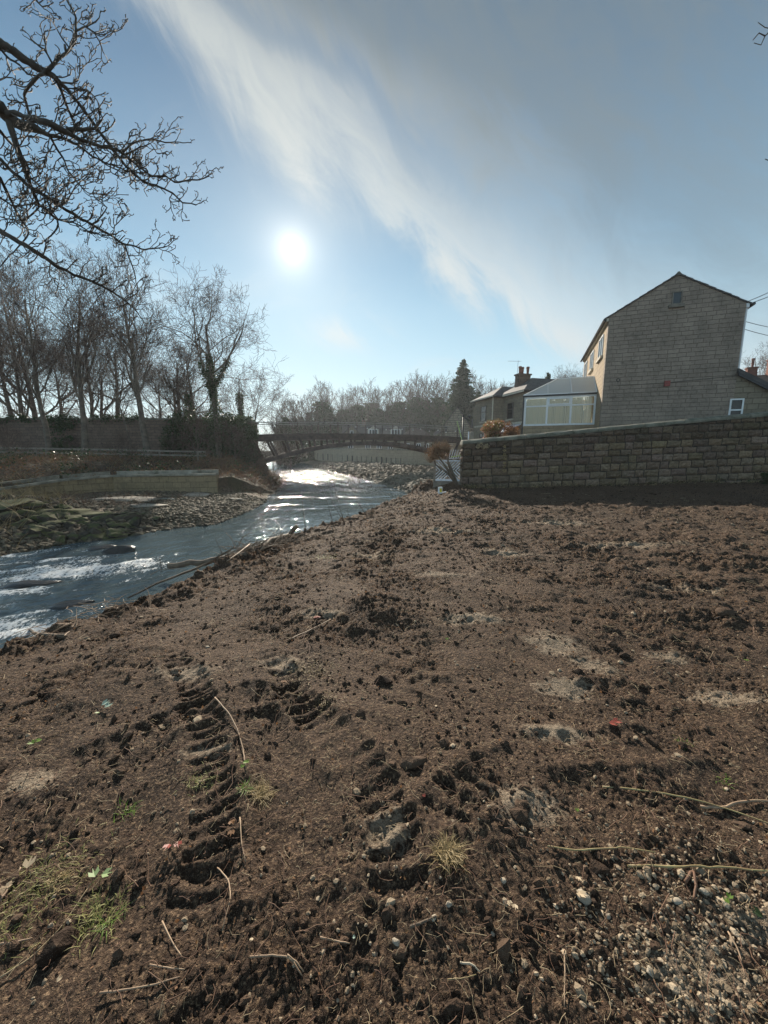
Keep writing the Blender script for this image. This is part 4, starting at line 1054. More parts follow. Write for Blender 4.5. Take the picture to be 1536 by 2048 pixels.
# ---------------------------------------------------------------- windows
def window(parent, mb_args, frame='upvc', pane='pane', name='window', nv=1, transom=None, sill=None, fw=.055):
    """mb_args: (x0,x1,z0,z1,y,axis,out) in parent space. axis 'y': face looks along -y at plane y; axis 'x': face looks along -x at plane x"""
    x0, x1, z0, z1, pl_, axis, out_ = mb_args
    def bx(mb, a0, a1, d0, d1, z0_, z1_):
        if axis == 'y': mb.box(a0, a1, pl_-d1*out_, pl_-d0*out_, z0_, z1_)
        else: mb.box(pl_-d1*out_, pl_-d0*out_, a0, a1, z0_, z1_)
    f = MB(); bx(f, x0, x1, .004, .05, z0, z0+fw); bx(f, x0, x1, .004, .05, z1-fw, z1)
    bx(f, x0, x0+fw, .004, .05, z0+fw+.001, z1-fw-.001); bx(f, x1-fw, x1, .004, .05, z0+fw+.001, z1-fw-.001)
    for k in range(1, nv): xx = x0+(x1-x0)*k/nv; bx(f, xx-fw*.5, xx+fw*.5, .004, .047, z0+fw+.001, z1-fw-.001)
    if transom: bx(f, x0+fw+.001, x1-fw-.001, .004, .044, transom-fw*.5, transom+fw*.5)
    w_ = f.build(name, M[frame], parent)
    p = MB(); bx(p, x0+fw*.5, x1-fw*.5, .003, .02, z0+fw*.5, z1-fw*.5); p.build('pane', M[pane], w_)
    if sill: s2 = MB(); bx(s2, x0-.1, x1+.1, .002, .12, z0-.13, z0-.003); s2.build('sill', M[sill], w_)
    return w_

# ---------------------------------------------------------------- the large gabled house
HA = math.atan2(-.35, .937)
def big_house():
    Yc = 20.; p = at(1211, 720, Yc); r_ = empty('gabled_house', (p.x, p.y, 2.0), HA, 'large stone house with a blank gable end above the block wall', 'house')
    W_, D_, E_, P_ = 5.30, 9.2, 6.10, 7.62      # local: x along gable, y depth, z up from 2.0
    # gable wall, side wall, back as one shell
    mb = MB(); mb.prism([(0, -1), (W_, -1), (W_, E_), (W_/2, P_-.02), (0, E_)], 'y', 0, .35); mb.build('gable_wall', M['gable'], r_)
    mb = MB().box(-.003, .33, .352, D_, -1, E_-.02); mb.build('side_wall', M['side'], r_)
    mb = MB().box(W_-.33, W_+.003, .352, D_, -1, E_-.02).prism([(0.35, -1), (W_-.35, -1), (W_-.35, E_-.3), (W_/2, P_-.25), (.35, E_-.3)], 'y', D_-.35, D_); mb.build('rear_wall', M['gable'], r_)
    # stepped courses of stone slates on both slopes, bedded on the gable
    n = 9
    for sgn, nm in ((-1, 'roof'), (1, 'roof')):
        mb = MB()
        for k in range(n):
            f0, f1 = k/n, (k+1)/n+.015
            x0 = (W_/2)*(1-f0)*sgn if False else None
            ex = .20 if k == 0 else 0
            xa = W_/2 + sgn*(W_/2*(1-f0)+ex); xb = W_/2 + sgn*(W_/2*(1-f1)+(-.02 if k == n-1 else 0))
            sl_ = (P_-E_)/(W_/2); za = E_ + W_/2*f0*sl_ - ex*sl_ + .035; zb = E_ + W_/2*min(f1, 1)*sl_ + .012
            if k == n-1: xb = W_/2
            y0 = -.05-.012*((k*7) % 3); mb.prism([(xa, za-.035), (xb, zb-.035), (xb, zb+.028), (xa, za+.028)], 'y', y0, D_+.1)
        mb.build(nm, M['slate'], r_)
    MB().prism([(W_/2-.17, P_-.06), (W_/2+.17, P_-.06), (W_/2+.03, P_+.10), (W_/2-.03, P_+.10)], 'y', -.07, D_+.1).build('ridge', M['coping'], r_)
    # gutters and fascia along the eaves
    MB().box(-.10, -.006, .0, D_, E_-.20, E_-.06).build('fascia', M['cream'], r_)
    MB().tube([(-.20, -.10, E_-.14), (-.20, D_, E_-.14)], .06, 6).build('gutter', M['black'], r_)
    MB().box(W_+.006, W_+.12, -.02, D_, E_-.22, E_-.04).build('fascia', M['upvc'], r_)
    MB().tube([(W_+.22, -.14, E_-.12), (W_+.22, D_, E_-.12)], .065, 6).build('gutter', M['black'], r_)
    MB().tube([(W_+.06, .06, E_-.25), (W_+.06, .06, 2.9)], .035, 8).build('downpipe', M['upvc'], r_)
    # attic light
    at_ = window(r_, (2.50, 2.90, 6.32, 6.90, 0, 'y', 1), 'sill', 'pane', 'attic_window', fw=.05, sill='sill')
    # cable, alarm box, vent
    MB().tube([(.62, -.02, 3.02), (.62, -.02, 2.86), (2.5, -.02, 2.85), (5.25, -.02, 3.0)], .012, 5).build('cable', M['black'], r_)
    MB().box(2.55, 2.78, -.10, -.004, 2.70, 2.94).build('alarm_box', M['redbox'], r_)
    t_ = np.linspace(0, 2*np.pi, 15); MB().tube([(.62+.07*math.cos(a), -.02, 3.11+.07*math.sin(a)) for a in t_], .018, 5).build('vent', M['black'], r_)
    # upper windows on the river side
    for y0, y1, za, zb in ((1.05, 2.35, 4.55, 5.60), (4.3, 5.6, 4.55, 5.6), (7.2, 8.4, 4.55, 5.6)):
        window(r_, (y0, y1, za, zb, 0-.003, 'x', 1), 'upvc', 'pane', 'window', nv=2, sill='silllit')
    window(r_, (5.2, 7.0, 1.0, 2.4, 0-.003, 'x', 1), 'upvc', 'pane', 'window', nv=2, sill='silllit')
    # lean-to on the right
    q = MB().prism([(W_+.004, -1), (7.05, -1), (7.05, 2.05), (W_+.004, 3.12)], 'y', .003, 4.0); q.build('lean_to_wall', M['cottage'], r_)
    MB().prism([(W_-.02, 3.13), (7.35, 1.86), (7.35, 2.04), (W_-.02, 3.31)], 'y', -.16, 4.1).build('lean_to_roof', M['slate'], r_)
    MB().prism([(W_-.0, 3.0), (7.33, 1.74), (7.33, 1.857), (W_-.0, 3.127)], 'y', -.19, -.10).build('bargeboard', M['black'], r_)
    window(r_, (5.17, 5.68, .45, 2.0, 0, 'y', 1), 'upvc', 'pane', 'window', transom=1.5, fw=.06)
    window(r_, (6.72, 8.1, .1, 2.0, .35, 'y', 1), 'upvc', 'poly', 'porch_panel', nv=1, fw=.07)
    # conservatory, attached to the river side
    c_ = empty('conservatory', (0, 0, 0)); c_.parent = r_
    cx0, cx1, y0, y1 = -3.70, -.02, 1.85, 5.0; z0, zs, ze = -.4, 1.10, 2.72
    MB().box(cx0, cx1, y0, y0+.25, z0, zs).box(cx0, cx0+.25, y0+.251, y1, z0, zs).box(cx0+.251, cx1, y1-.25, y1, z0, zs).build('dwarf_wall', M['side'], c_)
    f = MB(); f.box(cx0-.02, cx1, y0-.03, y0+.08, zs+.003, zs+.10).box(cx0-.02, cx1, y0-.03, y0+.08, ze-.09, ze)
    for k in range(4):
        x = cx0+(cx1-cx0)*k/3; x = min(max(x, cx0+.045), cx1-.05); f.box(x-.05, x+.05, y0-.025, y0+.07, zs+.101, ze-.091)
    f.box(cx0+.1, cx1-.11, y0-.02, y0+.05, ze-.56, ze-.49)
    f.box(cx0-.02, cx0+.08, y0+.081, y1, zs+.003, zs+.10).box(cx0-.02, cx0+.08, y0+.081, y1, ze-.09, ze)
    for k in range(1, 4):
        y = y0+(y1-y0)*k/3; f.box(cx0-.015, cx0+.07, y-.06, y, zs+.101, ze-.091)
    f.box(cx0, cx1, y1-.08, y1, zs+.003, zs+.1).box(cx0, cx1, y1-.08, y1, ze-.09, ze)
    fr = f.build('window_frame', M['upvc'], c_)
    # opening sash in the middle top light, proud of the frame
    s_ = MB(); xa, xb = cx0+(cx1-cx0)/3+.05, cx0+2*(cx1-cx0)/3-.05
    for bx_ in ((xa, xb, ze-.17, ze-.10), (xa, xb, ze-.485, ze-.42)): s_.box(bx_[0], bx_[1], y0-.06, y0-.028, bx_[2], bx_[3])
    s_.box(xa, xa+.06, y0-.06, y0-.028, ze-.419, ze-.171).box(xb-.06, xb, y0-.06, y0-.028, ze-.419, ze-.171); s_.build('top_sash', M['upvc'], c_)
    MB().box(cx0+.09, cx1-.1, y0+.02, y0+.026, zs+.1, ze-.09).box(cx0+.03, cx0+.036, y0+.08, y1-.08, zs+.1, ze-.09).box(cx0+.1, cx1-.1, y1-.05, y1-.044, zs+.1, ze-.09).build('glass', M['glass'], c_)
    bl = MB(); rg = np.random.RandomState(4); n = 42
    for k in range(n):
        x = cx0+.16+(cx1-cx0-.34)*k/(n-1); a = R(36+rg.normal()*11); hw = .050
        bl.beam((x, y0+.16, zs+.06), (x, y0+.16, ze-.1), .004, .002)
        bl.raw([(x-hw*math.cos(a), y0+.16-hw*math.sin(a), zs+.05), (x+hw*math.cos(a), y0+.16+hw*math.sin(a), zs+.05), (x+hw*math.cos(a), y0+.16+hw*math.sin(a), ze-.1), (x-hw*math.cos(a), y0+.16-hw*math.sin(a), ze-.1)], F4=[(0, 1, 2, 3)])
    bl.build('blinds', M['blind'], c_)
    MB().box(cx0-.10, cx1, y0-.10, y0-.02, ze+.002, ze+.085).box(cx0-.10, cx0-.02, y0-.019, y1+.1, ze+.002, ze+.085).build('gutter', M['black'], c_)
    zr = 3.88; rx0 = cx0+1.75; ym = (y0+y1)/2; A_, B_, C_, D2 = (cx0-.05, y0-.05, ze+.09), (cx1, y0-.05, ze+.09), (cx1, ym, zr), (rx0, ym, zr); E2, F2 = (cx0-.05, y1+.05, ze+.09), (cx1, y1+.05, ze+.09)
    rf = MB(); rf.raw([A_, B_, C_, D2, E2, F2], F3=[(0, 3, 4)], F4=[(0, 1, 2, 3), (4, 3, 2, 5)]); rf.build('roof_glazing', M['poly'], c_)
    bars = MB()
    up = Vector((0, 0, .03))
    def V_(t): return Vector(t)+up
    for a, b in ((A_, D2), (E2, D2), (D2, C_), (A_, B_), (B_, C_), (A_, E2), (F2, C_)): bars.beam(V_(a), V_(b), .06, .05)
    for k in (1, 2):
        x = cx0+(cx1-cx0)*k/3; f_ = min(1, max(0, (x-(cx0-.05))/(rx0-cx0+.05)))
        bars.beam(V_((x, y0-.05, ze+.09)), V_((x, (y0-.05)+(ym-y0+.05)*f_, ze+.09+(zr-ze-.09)*f_)), .045, .045)
        bars.beam(V_((x, y1+.05, ze+.09)), V_((x, (y1+.05)-(y1+.05-ym)*f_, ze+.09+(zr-ze-.09)*f_)), .045, .045)
    bars.build('roof_bars', M['upvc'], c_)
    MB().tube([(cx0-.05, y0-.06, ze), (cx0-.05, y0-.06, -.4)], .035, 6).build('downpipe', M['black'], c_)
    return r_
big_house()

# ---------------------------------------------------------------- other houses
def hip_roof(x0, x1, y0, y1, z, h, ov=.28, th_=.10):
    """hipped roof as a closed thin solid"""
    x0 -= ov; x1 += ov; y0 -= ov; y1 += ov; w_ = min(x1-x0, y1-y0)/2; mb = MB()
    if x1-x0 >= y1-y0: a, b = (x0+w_, (y0+y1)/2, z+h), (x1-w_, (y0+y1)/2, z+h)
    else: a, b = ((x0+x1)/2, y0+w_, z+h), ((x0+x1)/2, y1-w_, z+h)
    V = [(x0, y0, z), (x1, y0, z), (x1, y1, z), (x0, y1, z), a, b, (x0, y0, z-th_), (x1, y0, z-th_), (x1, y1, z-th_), (x0, y1, z-th_)]
    if x1-x0 >= y1-y0: F3, F4 = [(0, 4, 3), (1, 2, 5)], [(0, 1, 5, 4), (2, 3, 4, 5)]
    else: F3, F4 = [(0, 1, 4), (2, 3, 5)], [(1, 2, 5, 4), (3, 0, 4, 5)]
    return mb.raw(V, F3, F4+[(9, 8, 7, 6), (0, 6, 7, 1), (1, 7, 8, 2), (2, 8, 9, 3), (3, 9, 6, 0)])
def chimney(parent, x, y, z0, z1, wx, wy, mat, pots, pot_h=.5, pot='clay', roof=None):
    o = MB().box(x-wx/2, x+wx/2, y-wy/2, y+wy/2, z0, z1).box(x-wx/2-.08, x+wx/2+.08, y-wy/2-.08, y+wy/2+.08, z1+.003, z1+.12).build('chimney', M[mat], roof or parent)
    for k in range(pots):
        px_ = x-wx/2+wx*(k+.5)/pots; MB().lathe([(.11, 0), (.10, .1), (.12, pot_h*.5), (.12, pot_h*.75), (.15, pot_h*.8), (.14, pot_h), (.09, pot_h), (.09, .1)], (px_, y+(.12 if k % 2 else -.12), z1+.12), 10).build('chimney_pot', M[pot], o, True)
    return o
def bay_house():
    c = Vector((9.95, 36., 1.75)); ang_ = math.atan2(.25, .97)        # local y runs away along the river
    r_ = empty('stone_villa', c, ang_, 'two storey stone house with hipped roofs and a tall chimney left of the conservatory', 'house')
    H_ = 4.78
    MB().box(0, 6.5, 0, 3.6, -.6, H_).build('front_wing_wall', M['cottage'], r_)
    MB().box(.95, 7.5, -3.25, -.003, -.6, H_).build('wall', M['cottage'], r_)
    MB().box(-.03, 6.4, 3.603, 3.9, -.6, H_-.5).build('side_wall', M['cottage'], r_)
    ro = hip_roof(0, 6.5, 0, 3.7, H_+.11, 1.15).build('roof', M['slate'], r_)
    ro2 = hip_roof(.95, 7.5, -3.25, .4, H_+.17, 1.35).build('roof', M['slate'], r_)
    MB().box(-.34, -.30, -.3, 4.0, H_-.02, H_+.10).box(.60, .64, -3.55, -.35, H_-.02, H_+.10).build('gutter', M['cream'], r_)
    chimney(r_, 2.15, -1.0, H_+.5, H_+1.75, 1.15, .6, 'darkstone', 3, .62, roof=ro2)
    MB().box(-.02, 0-.002, 0, 3.6, 2.25, 2.42).box(.93, .948, -3.25, 0, 2.25, 2.42).build('string_course', M['silllit'], r_)
    window(r_, (1.35, 2.35, 2.75, 4.15, 0, 'x', 1), 'brownframe', 'pane', nv=1, sill='silllit', transom=3.6)
    window(r_, (1.25, 2.45, .25, 1.65, 0, 'x', 1), 'brownframe', 'pane', nv=2, sill='silllit')
    window(r_, (-1.7, -.75, 2.75, 4.15, .95, 'x', 1), 'brownframe', 'pane', nv=1, sill='silllit', transom=3.6)
    MB().tube([(-.06, .1, -.5), (-.06, .1, H_)], .05, 6).build('downpipe', M['cream'], r_)
    MB().prism([(-3.1, 2.35), (.0, 2.35), (.0, 2.45), (-3.1, 2.45)], 'x', -.0, .001)
    # lean-to porch between the wings
    MB().raw([(-.5, -2.9, 1.5), (.94, -2.9, 2.15), (.94, -.1, 2.15), (-.5, -.1, 1.5), (-.5, -2.9, 1.58), (.94, -2.9, 2.23), (.94, -.1, 2.23), (-.5, -.1, 1.58)], F4=[(3, 2, 1, 0), (4, 5, 6, 7), (0, 1, 5, 4), (1, 2, 6, 5), (2, 3, 7, 6), (3, 0, 4, 7)]).build('porch_roof', M['galv'], r_)
    MB().box(-.4, .94, -2.8, -2.6, -.6, 1.5).box(-.4, -.2, -2.59, -.2, -.6, 1.45).build('porch_wall', M['timber'], r_)
    # aerial on the chimney
    MB().tube([(1.6, -1.0, H_+1.7), (1.6, -1.0, H_+3.0)], .02, 5).tube([(.6, -1.0, H_+2.9), (1.9, -1.0, H_+2.95)], .014, 4).build('aerial', M['galv'], r_)
bay_house()
def barn():
    p = at(889, 885, 55); r_ = empty('stone_barn', (p.x, p.y, 1.75), -.25, 'small dark stone barn with a steep gable behind the bridge end', 'barn')
    W_, D_, E_, P_ = 3.3, 5, 3.6, 5.9
    MB().prism([(0, -1), (W_, -1), (W_, E_), (W_/2, P_), (0, E_)], 'y', 0, D_).build('wall', M['barnstone'], r_)
    for sg in (-1, 1):
        a = W_/2+sg*(W_/2+.2); MB().prism([(a, E_-.2), (W_/2, P_+.04), (W_/2, P_+.16), (a, E_-.06)], 'y', -.12, D_+.1).build('roof', M['slate'], r_)
    MB().box(W_+.003, W_+4.2, 1.5, 5.0, -1, 3.3).build('wing_wall', M['cottage'], r_); MB().prism([(1.3, 3.15), (3.25, 4.6), (5.2, 3.15)], 'x', W_+.22, W_+4.4).build('wing_roof', M['slate'], r_)
    window(r_, (2.15, 2.5, 1.6, 2.9, 0, 'y', 1), 'upvc', 'pane'); window(r_, (W_+1.3, W_+1.9, .6, 1.5, 1.5, 'y', 1), 'upvc', 'pane')
    MB().box(.02, .32, -.06, -.003, 2.6, 3.4).build('shutter', M['black'], r_)
barn()
def cottage_a():
    p = at(686, 905, 104); r_ = empty('dormer_cottages', (p.x, p.y, 1.6), .06, 'pale stone cottages with white dormer windows seen over the bridge deck', 'house')
    MB().box(0, 16.5, 0, 7, -1, 4.3).build('wall', M['cottage'], r_)
    ro = MB().prism([(-.4, 4.2), (3.5, 7.2), (7.4, 4.2)], 'x', -.3, 16.8).build('roof', M['slate'], r_)
    MB().prism([(.2, -.9), (4.6, -.9), (4.6, 4.6), (2.4, 7.0), (.2, 4.6)], 'y', -.6, 3).build('cross_gable', M['cottage'], r_)
    for sg in (-1, 1): a = 2.4+sg*2.5; MB().prism([(a, 4.35), (2.4, 7.05), (2.4, 7.25), (a, 4.55)], 'y', -.75, 3.2).build('gable_roof', M['slate'], r_)
    window(r_, (1.95, 2.85, 3.7, 5.6, -.6, 'y', 1), 'upvc', 'pane', fw=.12)
    for x in (6.6, 12.6):
        d = MB().prism([(x, 4.3), (x+3.0, 4.3), (x+3.0, 5.9), (x+1.5, 6.9), (x, 5.9)], 'y', .3, 3.2).build('dormer', M['cream'], r_)
        window(r_, (x+.3, x+2.7, 4.5, 6.0, .3, 'y', 1), 'upvc', 'pane', 'dormer_window', nv=3, fw=.16)
    for x in (1.4, 6, 9, 12, 15): window(r_, (x, x+1.3, .7, 2.3, (-.6 if x < 4 else 0), 'y', 1), 'upvc', 'pane', nv=2, fw=.14)
    chimney(r_, 5.6, 3.5, 6.5, 7.9, 1.2, .8, 'cottage', 2, .6, roof=ro)
cottage_a()
def cottage_b():
    p = at(800, 905, 96); r_ = empty('brown_roofed_cottage', (p.x, p.y, 1.6), .1, 'cottage with a wide brown hipped roof between the dormers and the barn', 'house')
    MB().box(0, 9, 0, 7, -1, 3.1).build('wall', M['cottage'], r_); hip_roof(0, 9, 0, 7, 3.2, 2.9).build('roof', M['brownroof'], r_)
    MB().box(7.5, 12.6, -2, 4, -1, 2.9).build('garage_wall', M['cottage'], r_); MB().prism([(7.3, 2.92), (12.8, 2.92), (10.05, 5.5)], 'y', -2.2, 4.4).build('gable_roof', M['slate'], r_)
    for x in (1.2, 4., 6.): window(r_, (x, x+1.2, .7, 2.1, 0, 'y', 1), 'upvc', 'pane', nv=2, fw=.14)
    window(r_, (8.6, 9.8, .7, 2.1, -2, 'y', 1), 'upvc', 'pane', nv=2, fw=.14)
cottage_b()
def brick_house():
    p = at(1476, 880, 40); r_ = empty('red_brick_house', (p.x, p.y, 2.0), HA-.1, 'red brick house with a tiled roof and clay chimney pots at the right edge', 'house')
    MB().box(0, 14, 0, 7, -1, 5.0).build('wall', M['redbrick'], r_)
    ro = MB().prism([(-.4, 4.9), (3.5, 7.6), (7.4, 4.9)], 'x', -.3, 14.3).build('roof', M['brownroof'], r_)
    chimney(r_, 1.3, 3.5, 6.8, 8.3, .8, .7, 'redbrick', 1, .9, roof=ro); chimney(r_, 3.4, 3.5, 6.8, 9.0, 1.6, .8, 'redbrick', 3, 1.0, roof=ro)
    MB().box(-.25, -.004, .5, 2.2, 4.3, 5.6).build('parapet', M['cottage'], r_)
brick_house()

# overhead cables from the right eave
rt = math.cos(HA), math.sin(HA)
def cable(a, b, sag, label, rad_=.014):
    P_ = [a.lerp(b, t_)-Vector((0, 0, sag*4*t_*(1-t_))) for t_ in np.linspace(0, 1, 9)]
    o = MB().tube([q-a for q in P_], rad_, 4).build('overhead_cable', M['black'], None, label=label, cat='cable', group='overhead cables right of the house'); o.location = a
cable(at(1490, 605, 18.3), at(1640, 530, 20), .1, 'overhead cable rising from the right eave of the gabled house')
cable(at(1488, 611, 18.3), at(1640, 545, 20), .1, 'second overhead cable just below the one leaving the right eave')
cable(at(1487, 642, 19), at(1640, 660, 28), .2, 'overhead cable crossing the sky right of the gable, upper of the level pair')
cable(at(1484, 657, 19), at(1640, 680, 28), .2, 'overhead cable crossing the sky right of the gable, lower of the level pair')

# ---------------------------------------------------------------- shrubs
def twiggy(rng, n, base, spread, L, r0, up=.5, K=6, wig=.2):
    a = rng.uniform(0, 2*np.pi, n); d = np.stack([np.cos(a)*spread, np.sin(a)*spread, np.full(n, up)], -1)+rng.normal(size=(n, 3))*.25
    d /= np.linalg.norm(d, axis=1, keepdims=True); P = np.empty((n, K, 3)); P[:, 0] = base
    l = L*rng.uniform(.5, 1.1, n)/(K-1)
    for k in range(1, K):
        d = d+rng.normal(size=(n, 3))*wig; d /= np.linalg.norm(d, axis=1, keepdims=True); P[:, k] = P[:, k-1]+d*l[:, None]
    return P, np.linspace(r0, r0*.3, K)[None]*np.ones((n, 1))
def wall_shrub():
    rng = np.random.RandomState(31); b = at(914, 972, 15.0); b.z = hz(b.x, b.y)-.05
    r_ = empty('pruned_shrub', b, 0, 'cut back leaning shrub with a ball of dry brown twigs at the wall end', 'shrub')
    mb = MB(); stems = [[(914, 970, 15.0), (900, 952, 15.0), (888, 940, 15.), (872, 930, 15.1), (866, 915, 15.1)], [(913, 968, 15.0), (902, 945, 15.1), (896, 925, 15.1), (897, 905, 15.2), (900, 895, 15.2)], [(905, 957, 15), (893, 935, 14.9), (880, 918, 14.9), (872, 900, 15)], [(915, 970, 15.05), (908, 950, 15.0), (900, 930, 14.9), (893, 915, 14.8)]]
    for s_ in stems: P_ = [at(*q)-b for q in s_]; mb.tube(P_, np.linspace(.055, .02, len(P_)), 6)
    mb.build('trunk', M['bark'], r_, True)
    Ps, Rs = [], []
    for px, py in ((866, 905), (872, 895), (880, 890), (888, 892), (895, 892), (860, 912), (875, 905), (885, 903), (868, 892)):
        c = at(px, py+14, 15.0)-b; P_, R_ = twiggy(rng, 60, np.array(c), .45, .55, .008, .9); Ps.append(P_); Rs.append(R_)
    V, Q_ = tubes(np.concatenate(Ps), np.concatenate(Rs), 3); tw = link('crown', np_mesh('crown', V, [Q_], M['stick'], True), r_)
    Cc = np.array([at(px, py, 15.)-b for px, py in ((862, 905), (872, 898), (882, 895), (892, 897), (878, 908), (866, 912), (888, 908))]); 
    link('dead_leaves', leaf_mesh('dead_leaves', blob_points(700, rng, Cc, np.full((len(Cc), 1), .2)), .045, rng, M['dead']), r_)
wall_shrub()
def leafy_shrub(px, py, Yd, rx, rz_, label, mats, seed, n=5000, size=.08):
    rng = np.random.RandomState(seed); b = at(px, py, Yd); b.z = min(b.z, hz(b.x, b.y))
    r_ = empty('garden_shrub', b, 0, label, 'shrub'); C_ = []
    top = at(px, py, Yd).z-b.z
    for k in range(16): a = rng.uniform(0, 6.28); q = rng.uniform(0, .75); C_.append((q*rx*math.cos(a), q*rx*math.sin(a), rng.uniform(.15, 1)*(top+rz_)-.25*rz_*0))
    C_ = np.array(C_); P_, R_ = twiggy(rng, 50, np.zeros(3), .5, top+rz_, .02, 1.1); V, Q_ = tubes(P_, R_, 3)
    link('stems', np_mesh('stems', V, [Q_], M['twig'], True), r_)
    pts = blob_points(n, rng, C_, np.full((len(C_), 1), rx*.38)); ms = leaf_mesh('foliage', pts, size, rng, M[mats[0]]); link('foliage', ms, r_)
    if len(mats) > 1: link('blossom_leaves', leaf_mesh('foliage2', blob_points(n//3, rng, C_, np.full((len(C_), 1), rx*.42)), size, rng, M[mats[1]]), r_)
M['goldleaf'] = leafmat('yellow_green_leaves', (.12, .10, .03), (.25, .19, .06), .5, .35); M['pinkleaf'] = leafmat('reddish_shoots', (.30, .10, .06), (.5, .22, .14), .5, .35)
leafy_shrub(990, 868, 22.5, .85, .55, 'yellow green shrub with reddish shoots in front of the stone villa', ('goldleaf', 'pinkleaf'), 71)
leafy_shrub(1022, 866, 23, .75, .45, 'brown twiggy shrub beside the conservatory', ('dead',), 72, 2500)
leafy_shrub(1532, 972, 14.6, .22, .45, 'dark green ivy clump against the foot of the wall at the right edge', ('ivy',), 73, 1400, .06)
rng = np.random.RandomState(76); n_ = 420; P = np.column_stack([3.2+rng.uniform(0, 1, n_)**1.3*14, 15.38-np.abs(rng.normal(size=n_))*.12]); 
def foot_weeds():
    r = np.random.RandomState(75); z = terrain(P[:, 0], P[:, 1])[0]; a = r.uniform(0, 6.28, n_); d = np.stack([np.cos(a)*.6, np.sin(a)*.3-.2, r.uniform(.3, 1, n_)], -1); d /= np.linalg.norm(d, axis=1, keepdims=True); Q_ = np.empty((n_, 4, 3)); Q_[:, 0] = np.column_stack([P, z-.02]); l = (.22*r.uniform(.3, 1.3, n_))[:, None]/3
    for k in range(1, 4): d = d+r.normal(size=(n_, 3))*.15; d[:, 2] -= .2; d /= np.linalg.norm(d, axis=1, keepdims=True); Q_[:, k] = Q_[:, k-1]+d*l
    V, Fq = tubes(Q_, np.linspace(.007, .003, 4)[None]*np.ones((n_, 1)), 3); link('wall_weeds', np_mesh('wall_weeds', V, [Fq], M['dry'], True), None, 'dry stems and weeds along the foot of the block wall', 'weeds', kind='stuff')
    lf = np.column_stack([P[::3], z[::3]+.04])+r.normal(size=(len(P[::3]), 3))*np.array([.15, .05, .03]); link('wall_foot_leaves', leaf_mesh('wall_foot_leaves', np.repeat(lf, 5, 0)+r.normal(size=(len(lf)*5, 3))*.05, .04, r, M['ivy']), None, 'scattered green and brown leaves at the wall foot', 'leaves', kind='stuff')
foot_weeds()
# white-ish weeds growing from the wall face
rng = np.random.RandomState(77)
p = at(962, 893, 15.38); C_ = np.array([at(a, b, 15.38) for a, b in ((956, 893), (962, 890), (968, 894), (974, 892))]); link('wall_weed', leaf_mesh('wall_weed', blob_points(260, rng, C_, np.full((4, 1), .09)), .05, rng, M['straw']), None, 'pale dry weed hanging below the coping near the wall end', 'weed')
C_ = np.array([at(1009, y, 15.36) for y in range(893, 945, 8)]); link('creeper', leaf_mesh('creeper', blob_points(240, rng, C_, np.full((len(C_), 1), .07)), .045, rng, M['dry']), None, 'thin dead creeper running down the block wall', 'creeper')

# ---------------------------------------------------------------- rocks, shingle, brambles
def place_z(P): return terrain(P[:, 0], P[:, 1])[0]
rng = np.random.RandomState(81)
RK = [rock(2, s_) for s_ in range(5)]; RK1 = [rock(1, s_) for s_ in range(20, 25)]
def rock_stuff(name, label_kind, P, size, mats, sub=1, flat=.65, seed=1, sink=.2, cat=None, smooth=False):
    r = np.random.RandomState(seed); src = RK if sub == 2 else RK1; mb = MB(); k = r.randint(0, 5, len(P)); z = place_z(P)
    for q in range(5):
        m_ = k == q
        if not m_.any(): continue
        sz = size[m_]; s3 = sz[:, None]*r.uniform(.7, 1.3, (m_.sum(), 3))*np.array([1.15, .9, flat])
        ry = rotmats(m_.sum(), r)*0; a = r.uniform(0, 6.28, m_.sum()); tl_ = rotz(a)
        # a small tilt
        tx = r.normal(size=m_.sum())*.25; c, s_ = np.cos(tx), np.sin(tx); o_ = np.zeros_like(c)
        RX = np.stack([np.stack([o_+1, o_, o_], -1), np.stack([o_, c, -s_], -1), np.stack([o_, s_, c], -1)], 1)
        V, Fq = scatter(src[q][0], src[q][1], np.column_stack([P[m_], z[m_]+s3[:, 2]*(1-2*sink)*.5]), s3, np.einsum('nij,njk->nik', tl_, RX)); mb.raw(V, F3=Fq)
    return link(name, mb.mesh(name, mats, smooth), None, kind='stuff', label=label_kind, cat=cat)
def cand(n, xr, yr, r): return np.column_stack([r.uniform(*xr, n), r.uniform(*yr, n)])
# shingle on the left bar
P = cand(26000, (-14, -1.5), (8, 24), rng); dl_ = seg_dist(P[:, 0], P[:, 1], lbank)[0]; ins_ = inside(P[:, 0], P[:, 1], river_poly)
yw = np.interp(P[:, 0], [p[0] for p in flood][::-1], [p[1] for p in flood][::-1]); ok = (~ins_ | (dl_ < .5)) & (dl_ < 7) & (P[:, 1] < yw) & (rng.uniform(size=len(P)) < np.exp(-dl_/3.5)+.25); ok &= ~(seg_dist(P[:, 0], P[:, 1], crest)[0] < 1.5)
P = P[ok]; dl_ = dl_[ok]; rock_stuff('shingle', 'grey brown river stones covering the gravel bar', P, rng.uniform(.035, .10, len(P)), M['rock'], cat='shingle')
# riprap on the far right bank
P = cand(16000, (-16, 9), (19, 68), rng); dr_ = seg_dist(P[:, 0], P[:, 1], rfar)[0]; ins_ = inside(P[:, 0], P[:, 1], river_poly); d1, _, s1 = seg_dist(P[:, 0], P[:, 1], far_wall); d2, _, s2 = seg_dist(P[:, 0], P[:, 1], side_line)
ok = (~ins_ | (dr_ < .6)) & ((P[:, 1] < 41) | (s1 > 0)) & (s2 > 0) & (P[:, 0] > -14) & (seg_dist(P[:, 0], P[:, 1], lbank)[0] > 3) & (dr_ < 9) ; P = P[ok]
rock_stuff('riprap', 'pale broken stones heaped along the far right bank below the wall', P, rng.uniform(.14, .34, len(P))*(.7+P[:, 1]/70), M['riprap'], flat=.7, seed=3, cat='riprap')
